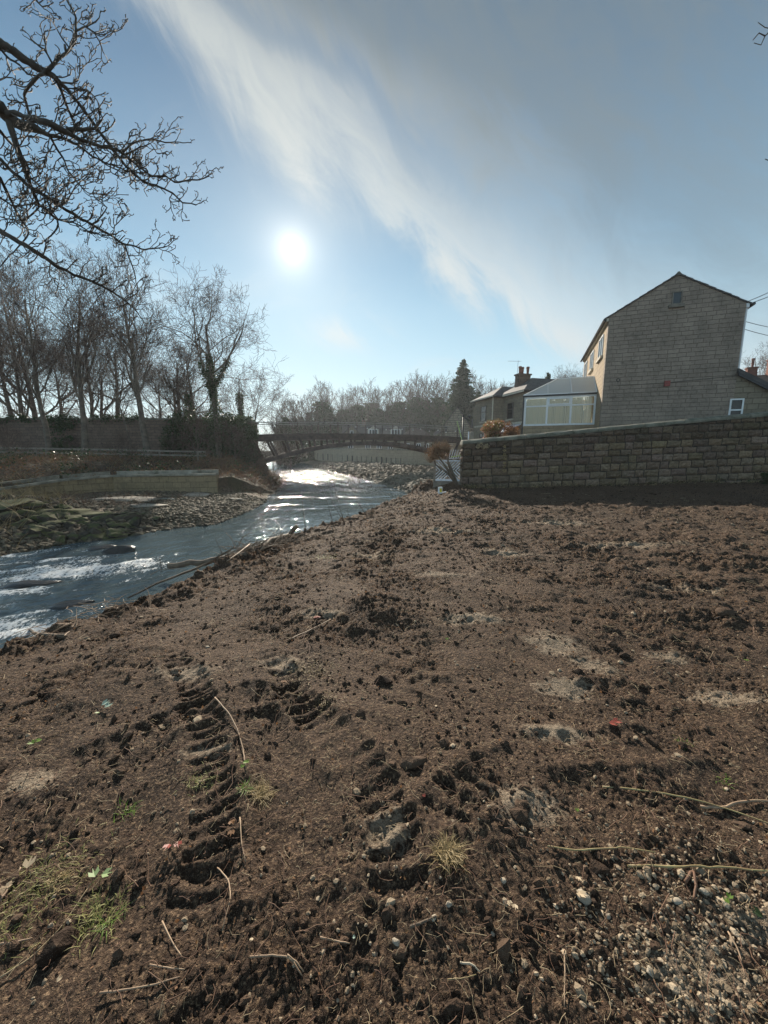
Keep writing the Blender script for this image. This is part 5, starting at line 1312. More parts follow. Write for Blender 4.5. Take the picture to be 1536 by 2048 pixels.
# mossy boulders at the near left of the bar
G4 = 'mossy boulders on the left bank'
mv = [link('x', None)]; bpy.data.objects.remove(mv[0])
big = []
for q in range(46):
    px, py = rng.uniform(-20, 285), 0
    lo = 1108-px*.13; hi = 1040-px*.02; py = rng.uniform(hi, lo)
    big.append((px, py))
fl = [(40, 1046, .9, .16), (120, 1035, 1.0, .15), (190, 1030, .9, .12), (75, 1070, .7, .18), (150, 1060, .6, .15), (225, 1052, .55, .14), (20, 1085, .6, .25), (95, 1088, .5, .2), (250, 1040, .6, .12), (10, 1030, 1.0, .15)]
n_ = 0
ordw = ['nearest the left edge', 'close to the rapids', 'half buried in shingle', 'tilted on its side', 'with a flat wet top', 'wedged between two larger stones']
for px, py, s_, h_ in fl:
    p = on(px, py, -.5); V, Fc = rock(3, 300+n_, .10); o = MB().raw(V*np.array([s_, s_*.75, h_]), F3=Fc).build('mossy_boulder', M['mossrock'], None, True, label='', cat='boulder', group=G4); o.location = (p.x, p.y, p.z+h_*.35); o.rotation_euler = (.08, .05, n_*1.3)
    o['label'] = ('broad flat mossy slab lying on the gravel bar', 'large moss topped slab beside the dry stems', 'low green slab at the upper end of the bar', 'dark mossy boulder above the rapids', 'middle mossy boulder of the bar', 'mossy stone nearest the gravel', 'dark wet boulder at the left edge of the view', 'rough boulder just above the white water', 'thin mossy slab beside the pale sand', 'mossy slab partly cut off by the left edge')[n_]; n_ += 1
P = on_many([a for a, _ in big], [b_ for _, b_ in big], -.6)
P = np.repeat(P, 6, 0)+rng.normal(size=(len(P)*6, 2))*.45; P = P[~inside(P[:, 0], P[:, 1], river_poly) | (seg_dist(P[:, 0], P[:, 1], lbank)[0] < .35)]
rock_stuff('rubble', 'tumbled mossy broken rocks between the boulders and the rapids', P, rng.uniform(.10, .30, len(P)), M['mossrock'], 2, .6, 5, cat='rubble')
# sand and flat pale stones high on the bar
for q, (px, py, s_, h_, lab) in enumerate(((245, 1001, 1.5, .10, 'long pale sandy slab below the river wall'), (330, 1000, .45, .09, 'flat white stone on the gravel bar'), (470, 999, .45, .08, 'flat pale stone near the corner of the river wall'), (390, 992, .9, .16, 'rounded sand coloured hump by the river wall'), (290, 1012, .9, .07, 'low buff slab in front of the sandy one'))):
    p = on(px, py, -.5); V, Fc = rock(3, 340+q, .06); o = MB().raw(V*np.array([s_, s_*.6, h_]), F3=Fc).build('flat_stone', M['concrete' if q in (1, 2) else 'palestone'] if 'palestone' in M else M['concrete'], None, True, label=lab, cat='stone'); o.location = (p.x, p.y, p.z+h_*.2)
# wet rocks in the rapids
for q, (px, py, s_, h_, lab) in enumerate(((240, 1103, .42, .16, 'dark wet rock breaking the surface below the gravel bar'), (205, 1096, .35, .08, 'low wet rock just left of the larger one in the river'), (60, 1165, .5, .10, 'submerged dark rock hump in the rapids'), (150, 1205, .4, .09, 'wet rock under the second white crest'))):
    p = gnd(px, py, WZ); V, Fc = rock(3, 360+q, .08); o = MB().raw(V*np.array([s_, s_*.5, h_]), F3=Fc).build('river_rock', M['wetrock'], None, True, label=lab, cat='rock', group='wet rocks in the river'); o.location = (p.x, p.y, WZ-.01 if q < 2 else WZ-.05); o.rotation_euler = (0, 0, .5)

# brambles, dead stems and grass over the left slope
def stems(name, label, P, L, r0, mat, seed, up=.6, spread=.8, droop=-.10, K=6, cat=None):
    r = np.random.RandomState(seed); n = len(P); z = place_z(P); a = r.uniform(0, 6.28, n)
    d = np.stack([np.cos(a)*spread, np.sin(a)*spread, np.full(n, up)], -1)+r.normal(size=(n, 3))*.25; d /= np.linalg.norm(d, axis=1, keepdims=True)
    Q_ = np.empty((n, K, 3)); Q_[:, 0] = np.column_stack([P, z-.02]); l = (L*r.uniform(.45, 1.15, n))[:, None]/(K-1)
    for k in range(1, K):
        d = d+r.normal(size=(n, 3))*.13; d[:, 2] += droop; d /= np.linalg.norm(d, axis=1, keepdims=True); Q_[:, k] = Q_[:, k-1]+d*l
    V, Fq = tubes(Q_, np.linspace(r0, r0*.35, K)[None]*np.ones((n, 1)), 3)
    return link(name, np_mesh(name, V, [Fq], M[mat], True), None, kind='stuff', label=label, cat=cat), Q_
P = cand(26000, (-34, -6.5), (14, 31.5), rng); yw = np.interp(P[:, 0], [p[0] for p in flood][::-1], [p[1] for p in flood][::-1]); ywr = np.where(P[:, 0] > flood[0][0], flood[0][1]+1.5*(P[:, 0]-flood[0][0]), yw)
ok = (P[:, 1] > ywr+.7) & ~inside(P[:, 0], P[:, 1], river_poly); P = P[ok]; Pb = P
dens_ = fbm(P[:, 0], P[:, 1], .5, 3, off=50)
_, Qb = stems('brambles', 'tangled reddish brown brambles covering the bank below the rail fence', P[dens_ > -.25][:11000], .72, .009, 'bramble', 91, cat='brambles')
tip = Qb[:, 2:].reshape(-1, 3); tip = tip[rng.uniform(size=len(tip)) < .42]
link('undergrowth', leaf_mesh('undergrowth', tip+rng.normal(size=tip.shape)*.06, .075, rng, M['dead']), None, 'withered brown leaves among the brambles', 'undergrowth', kind='stuff')
Pg = Pb[(dens_ < .0)][:4000]; stems('bank_grass', 'flattened dry grass on the left bank', Pg, .55, .006, 'dry', 92, up=.8, spread=.6, K=4, cat='grass')
tip = np.column_stack([Pb, place_z(Pb)+rng.uniform(.05, .5, len(Pb))])[dens_ > .15]; link('ground_ivy', leaf_mesh('ground_ivy', tip+rng.normal(size=tip.shape)*.15, .12, rng, M['ivy']), None, 'low dark ivy creeping over the left bank', 'ground ivy', kind='stuff')
P = cand(5200, (-12, -2), (21, 50), rng); dl_ = seg_dist(P[:, 0], P[:, 1], lbank)[0]; P = P[(dl_ < 5) & ~inside(P[:, 0], P[:, 1], river_poly) & (P[:, 0] < -4.5)]
stems('reeds', 'dead brown stems at the foot of the bridge and the left waterline', P, .8, .012, 'bramble', 93, cat='reeds')
P = on_many(rng.uniform(-60, 130, 190), rng.uniform(992, 1030, 190)); stems('dead_stems', 'bleached dead stems leaning over the river wall end at the left edge', P, .9, .008, 'dry', 94, up=.9, spread=.7, K=6, cat='dead stems')
P = on_many(rng.uniform(130, 440, 420), rng.uniform(990, 1015, 420)); stems('bar_weeds', 'thin dry weeds along the foot of the river wall', P, .45, .008, 'bramble', 95, up=.9, spread=.6, K=5, cat='weeds')

# whole thickets on the slope behind the fence: bare bushes
bm_ = tree_meshes('bush', 150, h=3.4, kind='spread', trunk_r=.04, fork=.05, n1=14, levels=3, dens=1.1)
for q, (px, Yd, s_, lab) in enumerate(((140, 28.6, .45, 'bare bush between the pale trunk and the upright tree'), (345, 28.5, .5, 'bare bush right of the thick pale trunk'), (395, 27.5, .9, 'bare bush at the right end of the rail fence'), (470, 28.5, .8, 'bare bush in front of the ivy mass'), (20, 22, .6, 'low bush above the river wall at the left edge'), (250, 23.5, .5, 'low bush above the middle of the river wall'), (505, 30, .5, 'bare bush at the foot of the bridge'))):
    r_ = empty('bare_bush', base_at(px, 900, Yd), q*1.1, lab, 'bush', 'bare bushes on the left bank'); r_.scale = (s_,)*3; link('stems', bm_[0], r_); link('crown', bm_[1], r_)
for q, (px, Yd, s_) in enumerate(((60, 44, 1.6), (130, 52, 1.7), (200, 48, 1.5), (262, 50, 1.7), (318, 44, 1.5), (372, 48, 1.5), (415, 44, 1.4), (0, 50, 1.7), (458, 50, 1.4), (530, 60, 1.5), (560, 66, 1.4), (580, 60, 1.3), (-50, 45, 1.6), (545, 50, 1.1))):
    r_ = empty('bare_thicket', base_at(px, 900, Yd), q*1.7, ['dense bare thicket behind the dark wall, %s from its left end' % side_words[k] for k in (1, 3, 4, 5, 6, 7, 8, 2, 9, 11, 12, 13, 0, 10)][q], 'thicket', 'bare thickets behind the dark wall'); r_.scale = (s_*1.3, s_*1.3, s_); link('stems', bm_[0], r_); link('crown', bm_[1], r_)
# ---------------------------------------------------------------- the near tree whose branches hang into the view
def near_tree():
    rng = np.random.RandomState(404); bx, by = -5.9, .9; b = Vector((bx, by, hz(bx, by)-.1))
    r_ = empty('overhanging_tree', b, 0, 'knobbly bare tree on the near bank whose lowest branches hang in from the upper left', 'tree')
    mb = MB(); tr = [(0, 0, 0), (.05, .02, .6), (.08, .1, 1.6), (.0, .2, 3.2), (.1, .25, 5.2), (.0, .2, 7.5), (.3, .4, 10.5)]
    mb.tube(tr, [.42, .33, .29, .26, .22, .17, .08], 12)
    Lm = [  # px, py, pixel width
     [(0, 85, 13), (30, 105, 12), (65, 130, 11), (105, 150, 9), (135, 180, 6), (160, 210, 5.5), (200, 265, 5), (250, 330, 4.5), (285, 362, 4), (340, 382, 3), (365, 405, 2.5), (392, 410, 2)],
     [(97, 140, 6), (118, 118, 5), (140, 98, 4.5), (150, 78, 4), (152, 58, 3.5), (151, 30, 3), (138, 8, 3), (130, -20, 2.5)],
     [(151, 62, 3), (170, 54, 2.6), (188, 64, 2.2), (200, 85, 2), (206, 103, 1.6)], [(172, 54, 2.2), (192, 44, 1.8), (198, 36, 1.4)],
     [(0, 212, 20), (12, 232, 19), (35, 248, 16), (62, 254, 14), (80, 262, 10), (100, 271, 6), (128, 276, 5), (150, 287, 4), (190, 315, 3), (215, 327, 2.4), (262, 345, 2)],
     [(14, 228, 9), (35, 226, 8), (52, 236, 8), (75, 239, 10), (105, 250, 10), (135, 266, 9), (160, 279, 6), (200, 292, 5), (240, 302, 4.5), (262, 320, 3.5), (300, 352, 3), (330, 352, 3), (352, 365, 2.6), (400, 358, 2.2), (420, 352, 1.6)],
     [(135, 262, 8), (150, 256, 7), (165, 262, 6), (190, 255, 4), (205, 240, 3)],
     [(245, 303, 3.2), (262, 290, 2.8), (280, 281, 2.6), (300, 278, 2.4), (318, 282, 2.2), (345, 286, 1.8), (360, 285, 1.4)],
     [(250, 310, 2.8), (270, 302, 2.4), (285, 291, 2), (302, 287, 1.6), (313, 305, 1.4)],
     [(18, 242, 11), (28, 275, 9), (38, 305, 8), (50, 340, 7), (62, 372, 6), (72, 398, 5), (80, 412, 4.5), (98, 425, 3.6), (115, 440, 3.4), (118, 455, 2.6), (100, 472, 2.2), (88, 485, 1.6)],
     [(0, 318, 6), (30, 348, 6), (65, 378, 6), (90, 390, 6), (120, 412, 5.5), (150, 430, 5), (185, 450, 4.6), (220, 470, 4), (250, 490, 3.6), (270, 492, 2.8), (290, 500, 2.4), (310, 498, 2), (335, 492, 1.6)],
     [(250, 490, 3), (258, 515, 2.6), (268, 540, 2.2), (272, 565, 1.6)],
     [(-10, 455, 9), (20, 474, 8), (50, 490, 7.5), (85, 512, 7), (110, 530, 6.5), (150, 550, 5), (190, 565, 4.5), (220, 580, 4), (245, 597, 3.2), (270, 618, 2.4), (285, 640, 1.6)],
     [(95, 140, 5), (75, 155, 5), (58, 170, 4.6), (48, 188, 4), (52, 205, 4), (58, 230, 3.6), (64, 250, 3)],
     [(100, 272, 4), (115, 300, 3.4), (128, 318, 3), (135, 340, 2.6), (152, 362, 2.4), (170, 382, 2), (188, 390, 1.8), (212, 388, 1.5)],
     [(0, 355, 5), (12, 380, 4.6), (28, 412, 4), (42, 440, 3.6), (58, 460, 3), (52, 478, 2.4), (38, 492, 2), (10, 520, 1.8), (0, 532, 1.6)],
     [(110, 155, 5), (122, 180, 4.4), (135, 215, 3.8), (150, 250, 3.2), (172, 272, 2.8), (185, 300, 2.4), (205, 325, 2), (240, 345, 1.8), (262, 342, 1.4)],
     [(80, 412, 3.4), (100, 425, 3), (118, 442, 2.6), (150, 446, 2.4), (180, 465, 2.2), (205, 472, 1.8), (225, 470, 1.4)],
     [(92, 394, 3), (98, 410, 2.6), (108, 428, 2.4), (118, 440, 2)],
     [(0, 262, 5), (20, 285, 4.6), (40, 305, 4), (55, 330, 3.4), (58, 352, 3), (80, 372, 2.4), (105, 395, 2)],
     [(80, 412, 3), (62, 432, 2.8), (45, 442, 2.4), (20, 440, 2), (0, 432, 1.8)],
     [(0, 395, 3), (25, 412, 2.8), (60, 410, 2.4), (85, 398, 2), (115, 385, 1.8), (135, 370, 1.6), (170, 352, 1.2)],
     [(55, -30, 4), (72, 0, 3), (85, 14, 2.4), (100, 12, 1.6), (108, 26, 1.4)],
     [(0, 160, 2.4), (12, 155, 2.2), (22, 152, 1.6), (35, 162, 1.2)], [(0, 96, 4), (18, 118, 3.6), (40, 130, 3), (58, 152, 2.4), (82, 150, 2)],
     [(185, 448, 2.6), (205, 430, 2.2), (215, 415, 1.8), (190, 395, 1.5)], [(120, 412, 3), (140, 395, 2.4), (150, 372, 2), (168, 358, 1.6)],
     [(105, 128, 3.4), (90, 100, 3), (75, 90, 2.4), (62, 78, 1.8)], [(140, 98, 2.6), (125, 78, 2.2), (112, 55, 1.8), (108, 48, 1.4)],
     [(125, 165, 3), (145, 168, 2.4), (160, 155, 2.2), (160, 118, 1.8), (152, 110, 1.3)], [(150, 175, 2.4), (175, 180, 2), (195, 200, 1.8), (200, 225, 1.4)]]
    depth0 = 4.1; twigs = []
    def P3(px, py, Yd): return np.array(at(px, py, Yd)-b)
    for li, L in enumerate(Lm):
        px = np.array([q[0] for q in L], float); py = np.array([q[1] for q in L], float); wd = np.array([q[2] for q in L], float)
        # resample and roughen a little
        s = np.r_[0, np.cumsum(np.hypot(np.diff(px), np.diff(py)))]; n = max(4, int(s[-1]/9)); t_ = np.linspace(0, s[-1], n)
        # depth: limbs come forward from the trunk's depth to their own
        dj = rng.uniform(-.25, .35) if li else 0; Yd = depth0+dj*np.clip(t_/80, 0, 1)+.0016*t_
        jit = np.sin(t_/7+li)*.9+rng.normal(size=n)*.7; jit[0] = 0
        X_ = np.interp(t_, s, px)+jit*.5; Y_ = np.interp(t_, s, py)+jit
        P_ = np.array([P3(a, c, d) for a, c, d in zip(X_, Y_, Yd)]); wr = np.interp(t_, s, wd)
        rad_ = wr/2*Yd/F*(1+rng.uniform(-.10, .16, n))
        mb.tube(P_, rad_, 7 if wd[0] > 4 else 5)
        # knobbly side shoots
        k = 0; s_ = rng.uniform(6, 16)
        while s_ < s[-1]-2:
            w_here = np.interp(s_, t_, wr); i = min(int(s_/s[-1]*(n-1)), n-2); d0 = np.array([X_[i+1]-X_[i], Y_[i+1]-Y_[i]]); d0 /= np.linalg.norm(d0)+1e-6
            sd = 1 if (k % 2 == 0) else -1; k += 1
            if w_here < 9 and X_[i] > -5: twigs.append((X_[i], Y_[i], Yd[i], d0, sd, min(w_here*.62, 2.3), rng.uniform(12, 34) if rng.uniform() < .7 else rng.uniform(34, 60)))
            s_ += rng.uniform(7, 17)
        twigs.append((X_[-1], Y_[-1], Yd[-1], np.array([px[-1]-px[-2], py[-1]-py[-2]])/math.hypot(px[-1]-px[-2], py[-1]-py[-2]), 0, 1.8, rng.uniform(14, 24)))
    link('limbs', mb.mesh('limbs', M['bark_fg'], True), r_)
    tw = MB()
    def shoot(x, y, d, dr, w_, L, lv):
        n = max(3, int(L/5)); pts = [(x, y, d)]; a = math.atan2(dr[1], dr[0]); dd_ = rng.normal()*.004
        for i in range(n):
            a += rng.normal()*.30; a += .10*math.sin(-math.pi/2-a)*1.0
            x += math.cos(a)*L/n; y += math.sin(a)*L/n; d += dd_*L/n*2; pts.append((x, y, d))
            if lv < 3 and i >= 1 and rng.uniform() < (.55 if lv < 2 else .42):
                sg = rng.choice([-1, 1]); a2 = a+sg*rng.uniform(.6, 1.15); shoot(x, y, d, (math.cos(a2), math.sin(a2)), w_*.8, L*rng.uniform(.25, .5) if L > 14 else rng.uniform(4, 7), lv+1)
        ww = np.linspace(w_, max(w_*.75, 1.15), len(pts)); ww[-1] *= 1.25            # blunt bud at the tip
        if lv > 0 or True: tw.tube([P3(*q) for q in pts], ww/2*np.array([q[2] for q in pts])/F, 4)
    for x, y, d, d0, sd, w_, L in twigs:
        if sd: a = math.atan2(d0[1], d0[0])+sd*rng.uniform(.5, 1.2)
        else: a = math.atan2(d0[1], d0[0])
        # bias upward growth
        a = math.atan2(math.sin(a)-.35, math.cos(a)+.12); shoot(x, y, d, (math.cos(a), math.sin(a)), max(w_, 1.4), L, 0)
    link('twigs', tw.mesh('twigs', M['bark_fg'], True), r_)
    # limbs joining the trunk to where the branches come into view
    j = MB()
    def joinl(z0, ends, r0):
        s0 = np.array((np.interp(z0, [q[2] for q in tr], [q[0] for q in tr]), np.interp(z0, [q[2] for q in tr], [q[1] for q in tr]), z0))
        for (px, py, w_) in ends:
            e = P3(px, py, depth0); t_ = np.linspace(0, 1, 9)[:, None]; mid = (s0+e)/2+np.array([-.1, -.2, .35]); P_ = (1-t_)**2*s0+2*t_*(1-t_)*mid+t_**2*e
            P_[1:-1] += rng.normal(size=(7, 3))*.03; j.tube(P_, np.linspace(r0, w_/2*depth0/F, 9), 8)
    joinl(5.2, [(0, 85, 13), (0, 96, 5)], .12); joinl(4.3, [(0, 212, 20), (0, 262, 6)], .14); joinl(3.6, [(0, 318, 6), (0, 355, 5), (0, 395, 4)], .08); joinl(3.1, [(-10, 455, 9)], .10); joinl(5.8, [(55, -30, 4)], .08)
    link('trunk', mb.__class__().tube(tr, [.42, .33, .29, .26, .22, .17, .08], 12).mesh('trunk', M['bark_fg'], True), r_)
    link('boughs', j.mesh('boughs', M['bark_fg'], True), r_)
    # upper crown out of view
    th2, tg2 = grow(np.random.RandomState(9), 8, 'spread', .14, .2, n1=8, levels=3)
    o = link('crown', tube_group(th2[1:]+tg2, lambda r: 4).mesh('crown', M['bark_fg'], True), r_); o.location = (.05, .2, 5.5)
near_tree()
p = None
# twig tips poking in at the right edge
o = empty('twig_ends', at(1560, 60, 5), 0, 'two thin twig ends poking in at the upper right edge', 'twigs'); b = Vector(o.location); rng = np.random.RandomState(66)
mb = MB()
for P_ in ([(1580, 40), (1545, 58), (1530, 55), (1516, 45)], [(1545, 58), (1530, 72), (1522, 90), (1508, 86)], [(1530, 72), (1518, 66), (1506, 80)], [(1560, 320), (1540, 322), (1530, 318)]): mb.tube([np.array(at(x, y, 5)-b) for x, y in P_], [.008, .006, .005, .004][:len(P_)], 4)
mb.build('twigs', M['bark_fg'], o, True)

# ---------------------------------------------------------------- driftwood, logs and whips at the water's edge
def log(pts, ws, label, mat='log', name='log', cat='log', sides=9, group=None, Yd=None, z=None):
    P_ = []
    for q in pts:
        px, py, h = q; g = on(px, py, -.3); P_.append(Vector((g.x, g.y, g.z+h)) if Yd is None else at(px, py, Yd))
    c = P_[0].copy(); rg = np.random.RandomState(int(pts[0][0])); K = (len(P_)-1)*5+1; t_ = np.linspace(0, len(P_)-1, K)
    A = np.array([[v.x-c.x, v.y-c.y, v.z-c.z] for v in P_]); Q_ = np.stack([np.interp(t_, range(len(P_)), A[:, i]) for i in range(3)], -1)
    for _ in range(2): Q_[1:-1] = (Q_[:-2]+Q_[1:-1]*2+Q_[2:])/4
    dist = np.array([math.hypot(v.x, v.y) for v in P_]).mean(); rr = np.interp(t_, range(len(ws)), ws)/2*dist/F
    Q_[1:-1] += rg.normal(size=Q_[1:-1].shape)*rr.mean()*.12
    o = MB().tube(Q_, rr*(1+rg.uniform(-.08, .10, K)), sides).build(name, M[mat], None, True, label=label, cat=cat, group=group); o.location = c
    return o
def flo(px, py, h):          # a point at height h above the river
    return gnd(px, py, WZ+h)
def poly_thing(name, pts3, rs_, label, cat, mat, group=None, sides=8, extra=()):
    c = pts3[0].copy(); rg = np.random.RandomState(int(abs(c.x*97))+3); mb = MB()
    for P_, rr in [(pts3, rs_)]+list(extra):
        A = np.array([list(v-c) for v in P_]); K = (len(P_)-1)*4+1; t_ = np.linspace(0, len(P_)-1, K); Q_ = np.stack([np.interp(t_, range(len(P_)), A[:, i]) for i in range(3)], -1)
        Q_[1:-1] = (Q_[:-2]+Q_[1:-1]*2+Q_[2:])/4; R_ = np.interp(t_, np.linspace(0, len(P_)-1, len(rr)), rr)*(1+rg.uniform(-.1, .1, K)); Q_[1:-1] += rg.normal(size=Q_[1:-1].shape)*R_.mean()*.25; mb.tube(Q_, R_, sides)
    o = mb.build(name, M[mat], None, True, label=label, cat=cat, group=group); o.location = c; return o
G5 = 'driftwood on the near bank'
poly_thing('log', [flo(338, 1132, .22), flo(395, 1126, .30), flo(455, 1118, .42), Vector(on(492, 1112, -.3))+Vector((0, 0, .05))], [.055, .062, .058, .045], 'brown log jutting out over the water from the near bank', 'log', 'log', G5)
poly_thing('log', [Vector(on(520, 1100, -.3))+Vector((0, 0, .04)), Vector(on(548, 1086, -.3))+Vector((0, 0, .10)), at(576, 1072, 9.3), at(595, 1052, 9.4)], [.04, .055, .06, .05], 'stubby forked log end rising above the bank edge', 'log', 'log', G5)
poly_thing('long_stick', [flo(255, 1196, .05), flo(330, 1160, .25), flo(400, 1135, .35), Vector(on(470, 1112, -.3))+Vector((0, 0, .1))], [.014, .018, .02, .016], 'long dark stick sloping down beside the bank edge to the water', 'stick', 'log', G5, 6)
poly_thing('long_stick', [flo(345, 1178, .15), flo(400, 1150, .3), Vector(on(455, 1125, -.3))+Vector((0, 0, .06)), Vector(on(500, 1103, -.3))+Vector((0, 0, .08))], [.010, .013, .014, .012], 'thinner pale stick along the soil edge below the brown log', 'stick', 'stick', G5, 6)
for q, (pts, lab) in enumerate(((((470, 1095), (462, 1075), (452, 1066)), 'curled twig sticking up by the brown log'), (((478, 1092), (485, 1074), (500, 1066), (508, 1065)), 'bent pale twig arching above the log pile'), (((497, 1100), (520, 1088), (530, 1083)), 'short pale twig on top of the debris'), (((300, 1150), (318, 1140), (345, 1137), (372, 1140)), 'thin arching twig over the water at the bank'))):
    poly_thing('twig', [at(x, y, 7.3) for x, y in pts], [.007, .005, .004], lab, 'twig', 'stick', G5, 5)
rng = np.random.RandomState(12)
def litter_pile(pxs, pys, n, L, r0, mat, name, label, seed, cat, up=.35, h=.06, zz_=-.3):
    r = np.random.RandomState(seed); P = np.array([list(g) for g in (on(a, b_, zz_) for a, b_ in zip(r.uniform(*pxs, 60), np.interp(r.uniform(0, 1, 60), [0, 1], [0, 1])*0+r.uniform(-5, 5, 60)+0))]) if False else None
    return None
def pile(px_line, n, L, r0, mat, name, label, seed, cat, spread=.12, up=.3, droop=-.05):
    r = np.random.RandomState(seed); A = np.array([list(on(x, y, -.3)) for x, y in px_line]); t_ = r.uniform(0, len(A)-1, n); Q0 = np.stack([np.interp(t_, range(len(A)), A[:, i]) for i in range(3)], -1)+r.normal(size=(n, 3))*np.array([spread, spread, .03])
    Q0[:, 2] = np.maximum(Q0[:, 2], place_z(Q0[:, :2])+.01)
    a = r.uniform(0, 6.28, n); d = np.stack([np.cos(a), np.sin(a), r.uniform(-.1, up*2, n)], -1); Q_ = np.empty((n, 5, 3)); Q_[:, 0] = Q0; l = (L*r.uniform(.3, 1.2, n))[:, None]/4
    for k in range(1, 5):
        d = d+r.normal(size=(n, 3))*.2; d[:, 2] += droop; d /= np.linalg.norm(d, axis=1, keepdims=True); Q_[:, k] = Q_[:, k-1]+d*l
    V, Fq = tubes(Q_, np.linspace(r0, r0*.4, 5)[None]*np.ones((n, 1)), 4); return link(name, np_mesh(name, V, [Fq], M[mat], True), None, kind='stuff', label=label, cat=cat)
pile([(470, 1108), (500, 1100), (540, 1088), (575, 1075)], 260, .45, .008, 'log', 'debris', 'heap of broken twigs and roots caught at the bank edge by the logs', 21, 'debris', .16, .25)
pile([(470, 1108), (520, 1095)], 90, .5, .006, 'stick', 'debris', 'pale sticks in the heap by the logs', 22, 'debris', .2, .35)
pile([(250, 1195), (330, 1165), (400, 1135), (450, 1118)], 260, .40, .0045, 'greenstick', 'brash', 'thin green and pale stems hanging over the water along the bank', 23, 'brash', .22, .5, -.15)
pile([(0, 1290), (60, 1270), (120, 1248), (240, 1212)], 120, .30, .005, 'stick', 'brash', 'short sticks and roots along the near bank edge', 24, 'brash', .15, .2)
r_ = np.random.RandomState(25); A = np.array([list(on(x, y, -.3)) for x, y in ((270, 1195), (330, 1172), (400, 1142), (440, 1122))]); t_ = r_.uniform(0, 3, 700); Q0 = np.stack([np.interp(t_, range(4), A[:, i]) for i in range(3)], -1)+r_.normal(size=(700, 3))*np.array([.25, .25, .06])+np.array([-.15, 0, .03])
M['oliveleaf'] = leafmat('olive_leaves', (.12, .15, .05), (.28, .30, .12), .6, .35)
link('bank_foliage', leaf_mesh('bank_foliage', Q0, .045, r_, M['oliveleaf']), None, 'small olive leaves among the stems at the waterline', 'foliage', kind='stuff')
# whips standing on the bank against the river
wh = [((612, 1063), (603, 985)), ((640, 1052), (622, 1000), (611, 958)), ((668, 1052), (655, 1005), (640, 965)), ((690, 1046), (668, 1010), (652, 968)), ((690, 1047), (672, 990), (664, 930)), ((735, 1036), (705, 985), (700, 950)), ((712, 1044), (696, 1030), (694, 1012)), ((672, 1056), (660, 1040)), ((650, 1058), (664, 1042))]
for q, P_ in enumerate(wh):
    g = on(*P_[0], -.3); n = len(P_); pts = [Vector(g)-Vector((0, 0, .03))]+[at(x, y, g.y+.05*i) for i, (x, y) in enumerate(P_[1:])]; L = np.linspace(.010, .004, n)
    poly_thing('bare_whip', pts, L, '%s thin bare shoot from the left standing on the bank edge against the river' % side_words[q], 'shoot', 'twig', 'bare shoots on the bank edge', 5)
# a dead weed standing in the water
g = flo(322, 1145, 0); poly_thing('water_weed', [g, g+Vector((.02, 0, .15)), g+Vector((-.01, 0, .32))], [.008, .006, .004], 'small dark weed standing in the river left of the jutting log', 'weed', 'twig', None, 5, extra=[([g+Vector((0, 0, .1+.04*k)), g+Vector(((-1)**k*.07, 0, .14+.05*k))], [.005, .003]) for k in range(5)])

# ---------------------------------------------------------------- clods, stones, litter on the soil
def soil_pts(n, rmin, rmax, seed, az_=.95, power=1.):
    r = np.random.RandomState(seed); rr = np.exp(r.uniform(math.log(rmin), math.log(rmax), n)); a = r.uniform(-az_, az_, n); P = np.column_stack([rr*np.sin(a), rr*np.cos(a)-.3])
    ok = ~inside(P[:, 0], P[:, 1], river_poly) & ((P[:, 1] < 15.4) | ((P[:, 0] < 3) & (P[:, 1] < 17.5))) & (P[:, 0] > -6-0*P[:, 1]); ok &= ~((P[:, 0] < 0) & (seg_dist(P[:, 0], P[:, 1], lbank)[0] < seg_dist(P[:, 0], P[:, 1], crest)[0]))
    return P[ok], r
P, r = soil_pts(34000, .9, 16, 501); cl = fbm(P[:, 0], P[:, 1], 1.1, 3, off=60); keep_ = cl > r.uniform(-.25, .7, len(P)); P = P[keep_]; d_ = np.hypot(P[:, 0], P[:, 1])
sz = .0042*np.exp(r.normal(size=len(P))*.55)*(1+d_*.24); near_ = d_ < 3.2
rock_stuff('soil_clods', 'loose crumbs and clods of dark soil', P[near_], sz[near_], M['clod'], 1, .75, 502, cat='soil')
rock_stuff('soil_clods', 'loose clods of dark soil farther off', P[~near_], sz[~near_], M['clod'], 1, .75, 503, cat='soil')
r = np.random.RandomState(515); P = np.column_stack([r.uniform(-5, 17, 42000), 16.5*r.uniform(.12, 1, 42000)**.8]); P = P[(np.abs(P[:, 0]) < P[:, 1]*1.08) & ~inside(P[:, 0], P[:, 1], river_poly) & ((P[:, 1] < 15.2) | (P[:, 0] < 3))]; P = P[~((P[:, 0] < 0) & (seg_dist(P[:, 0], P[:, 1], lbank)[0] < seg_dist(P[:, 0], P[:, 1], crest)[0]))]; P = P[fbm(P[:, 0], P[:, 1], .8, 4, .6, off=63) > r.uniform(-.45, .5, len(P))]
rock_stuff('soil_crumbs', 'crumbled soil across the middle of the field', P, .011*np.exp(r.normal(size=len(P))*.5)*(.7+P[:, 1]*.05), M['clod'], 1, .7, 516, cat='soil')
P, r = soil_pts(170, 1.0, 10, 504); rock_stuff('soil_lumps', 'larger broken lumps of soil', P, .013*np.exp(r.normal(size=len(P))*.45)*(1+.12*np.hypot(P[:, 0], P[:, 1])), M['clod'], 2, .7, 505, cat='soil')
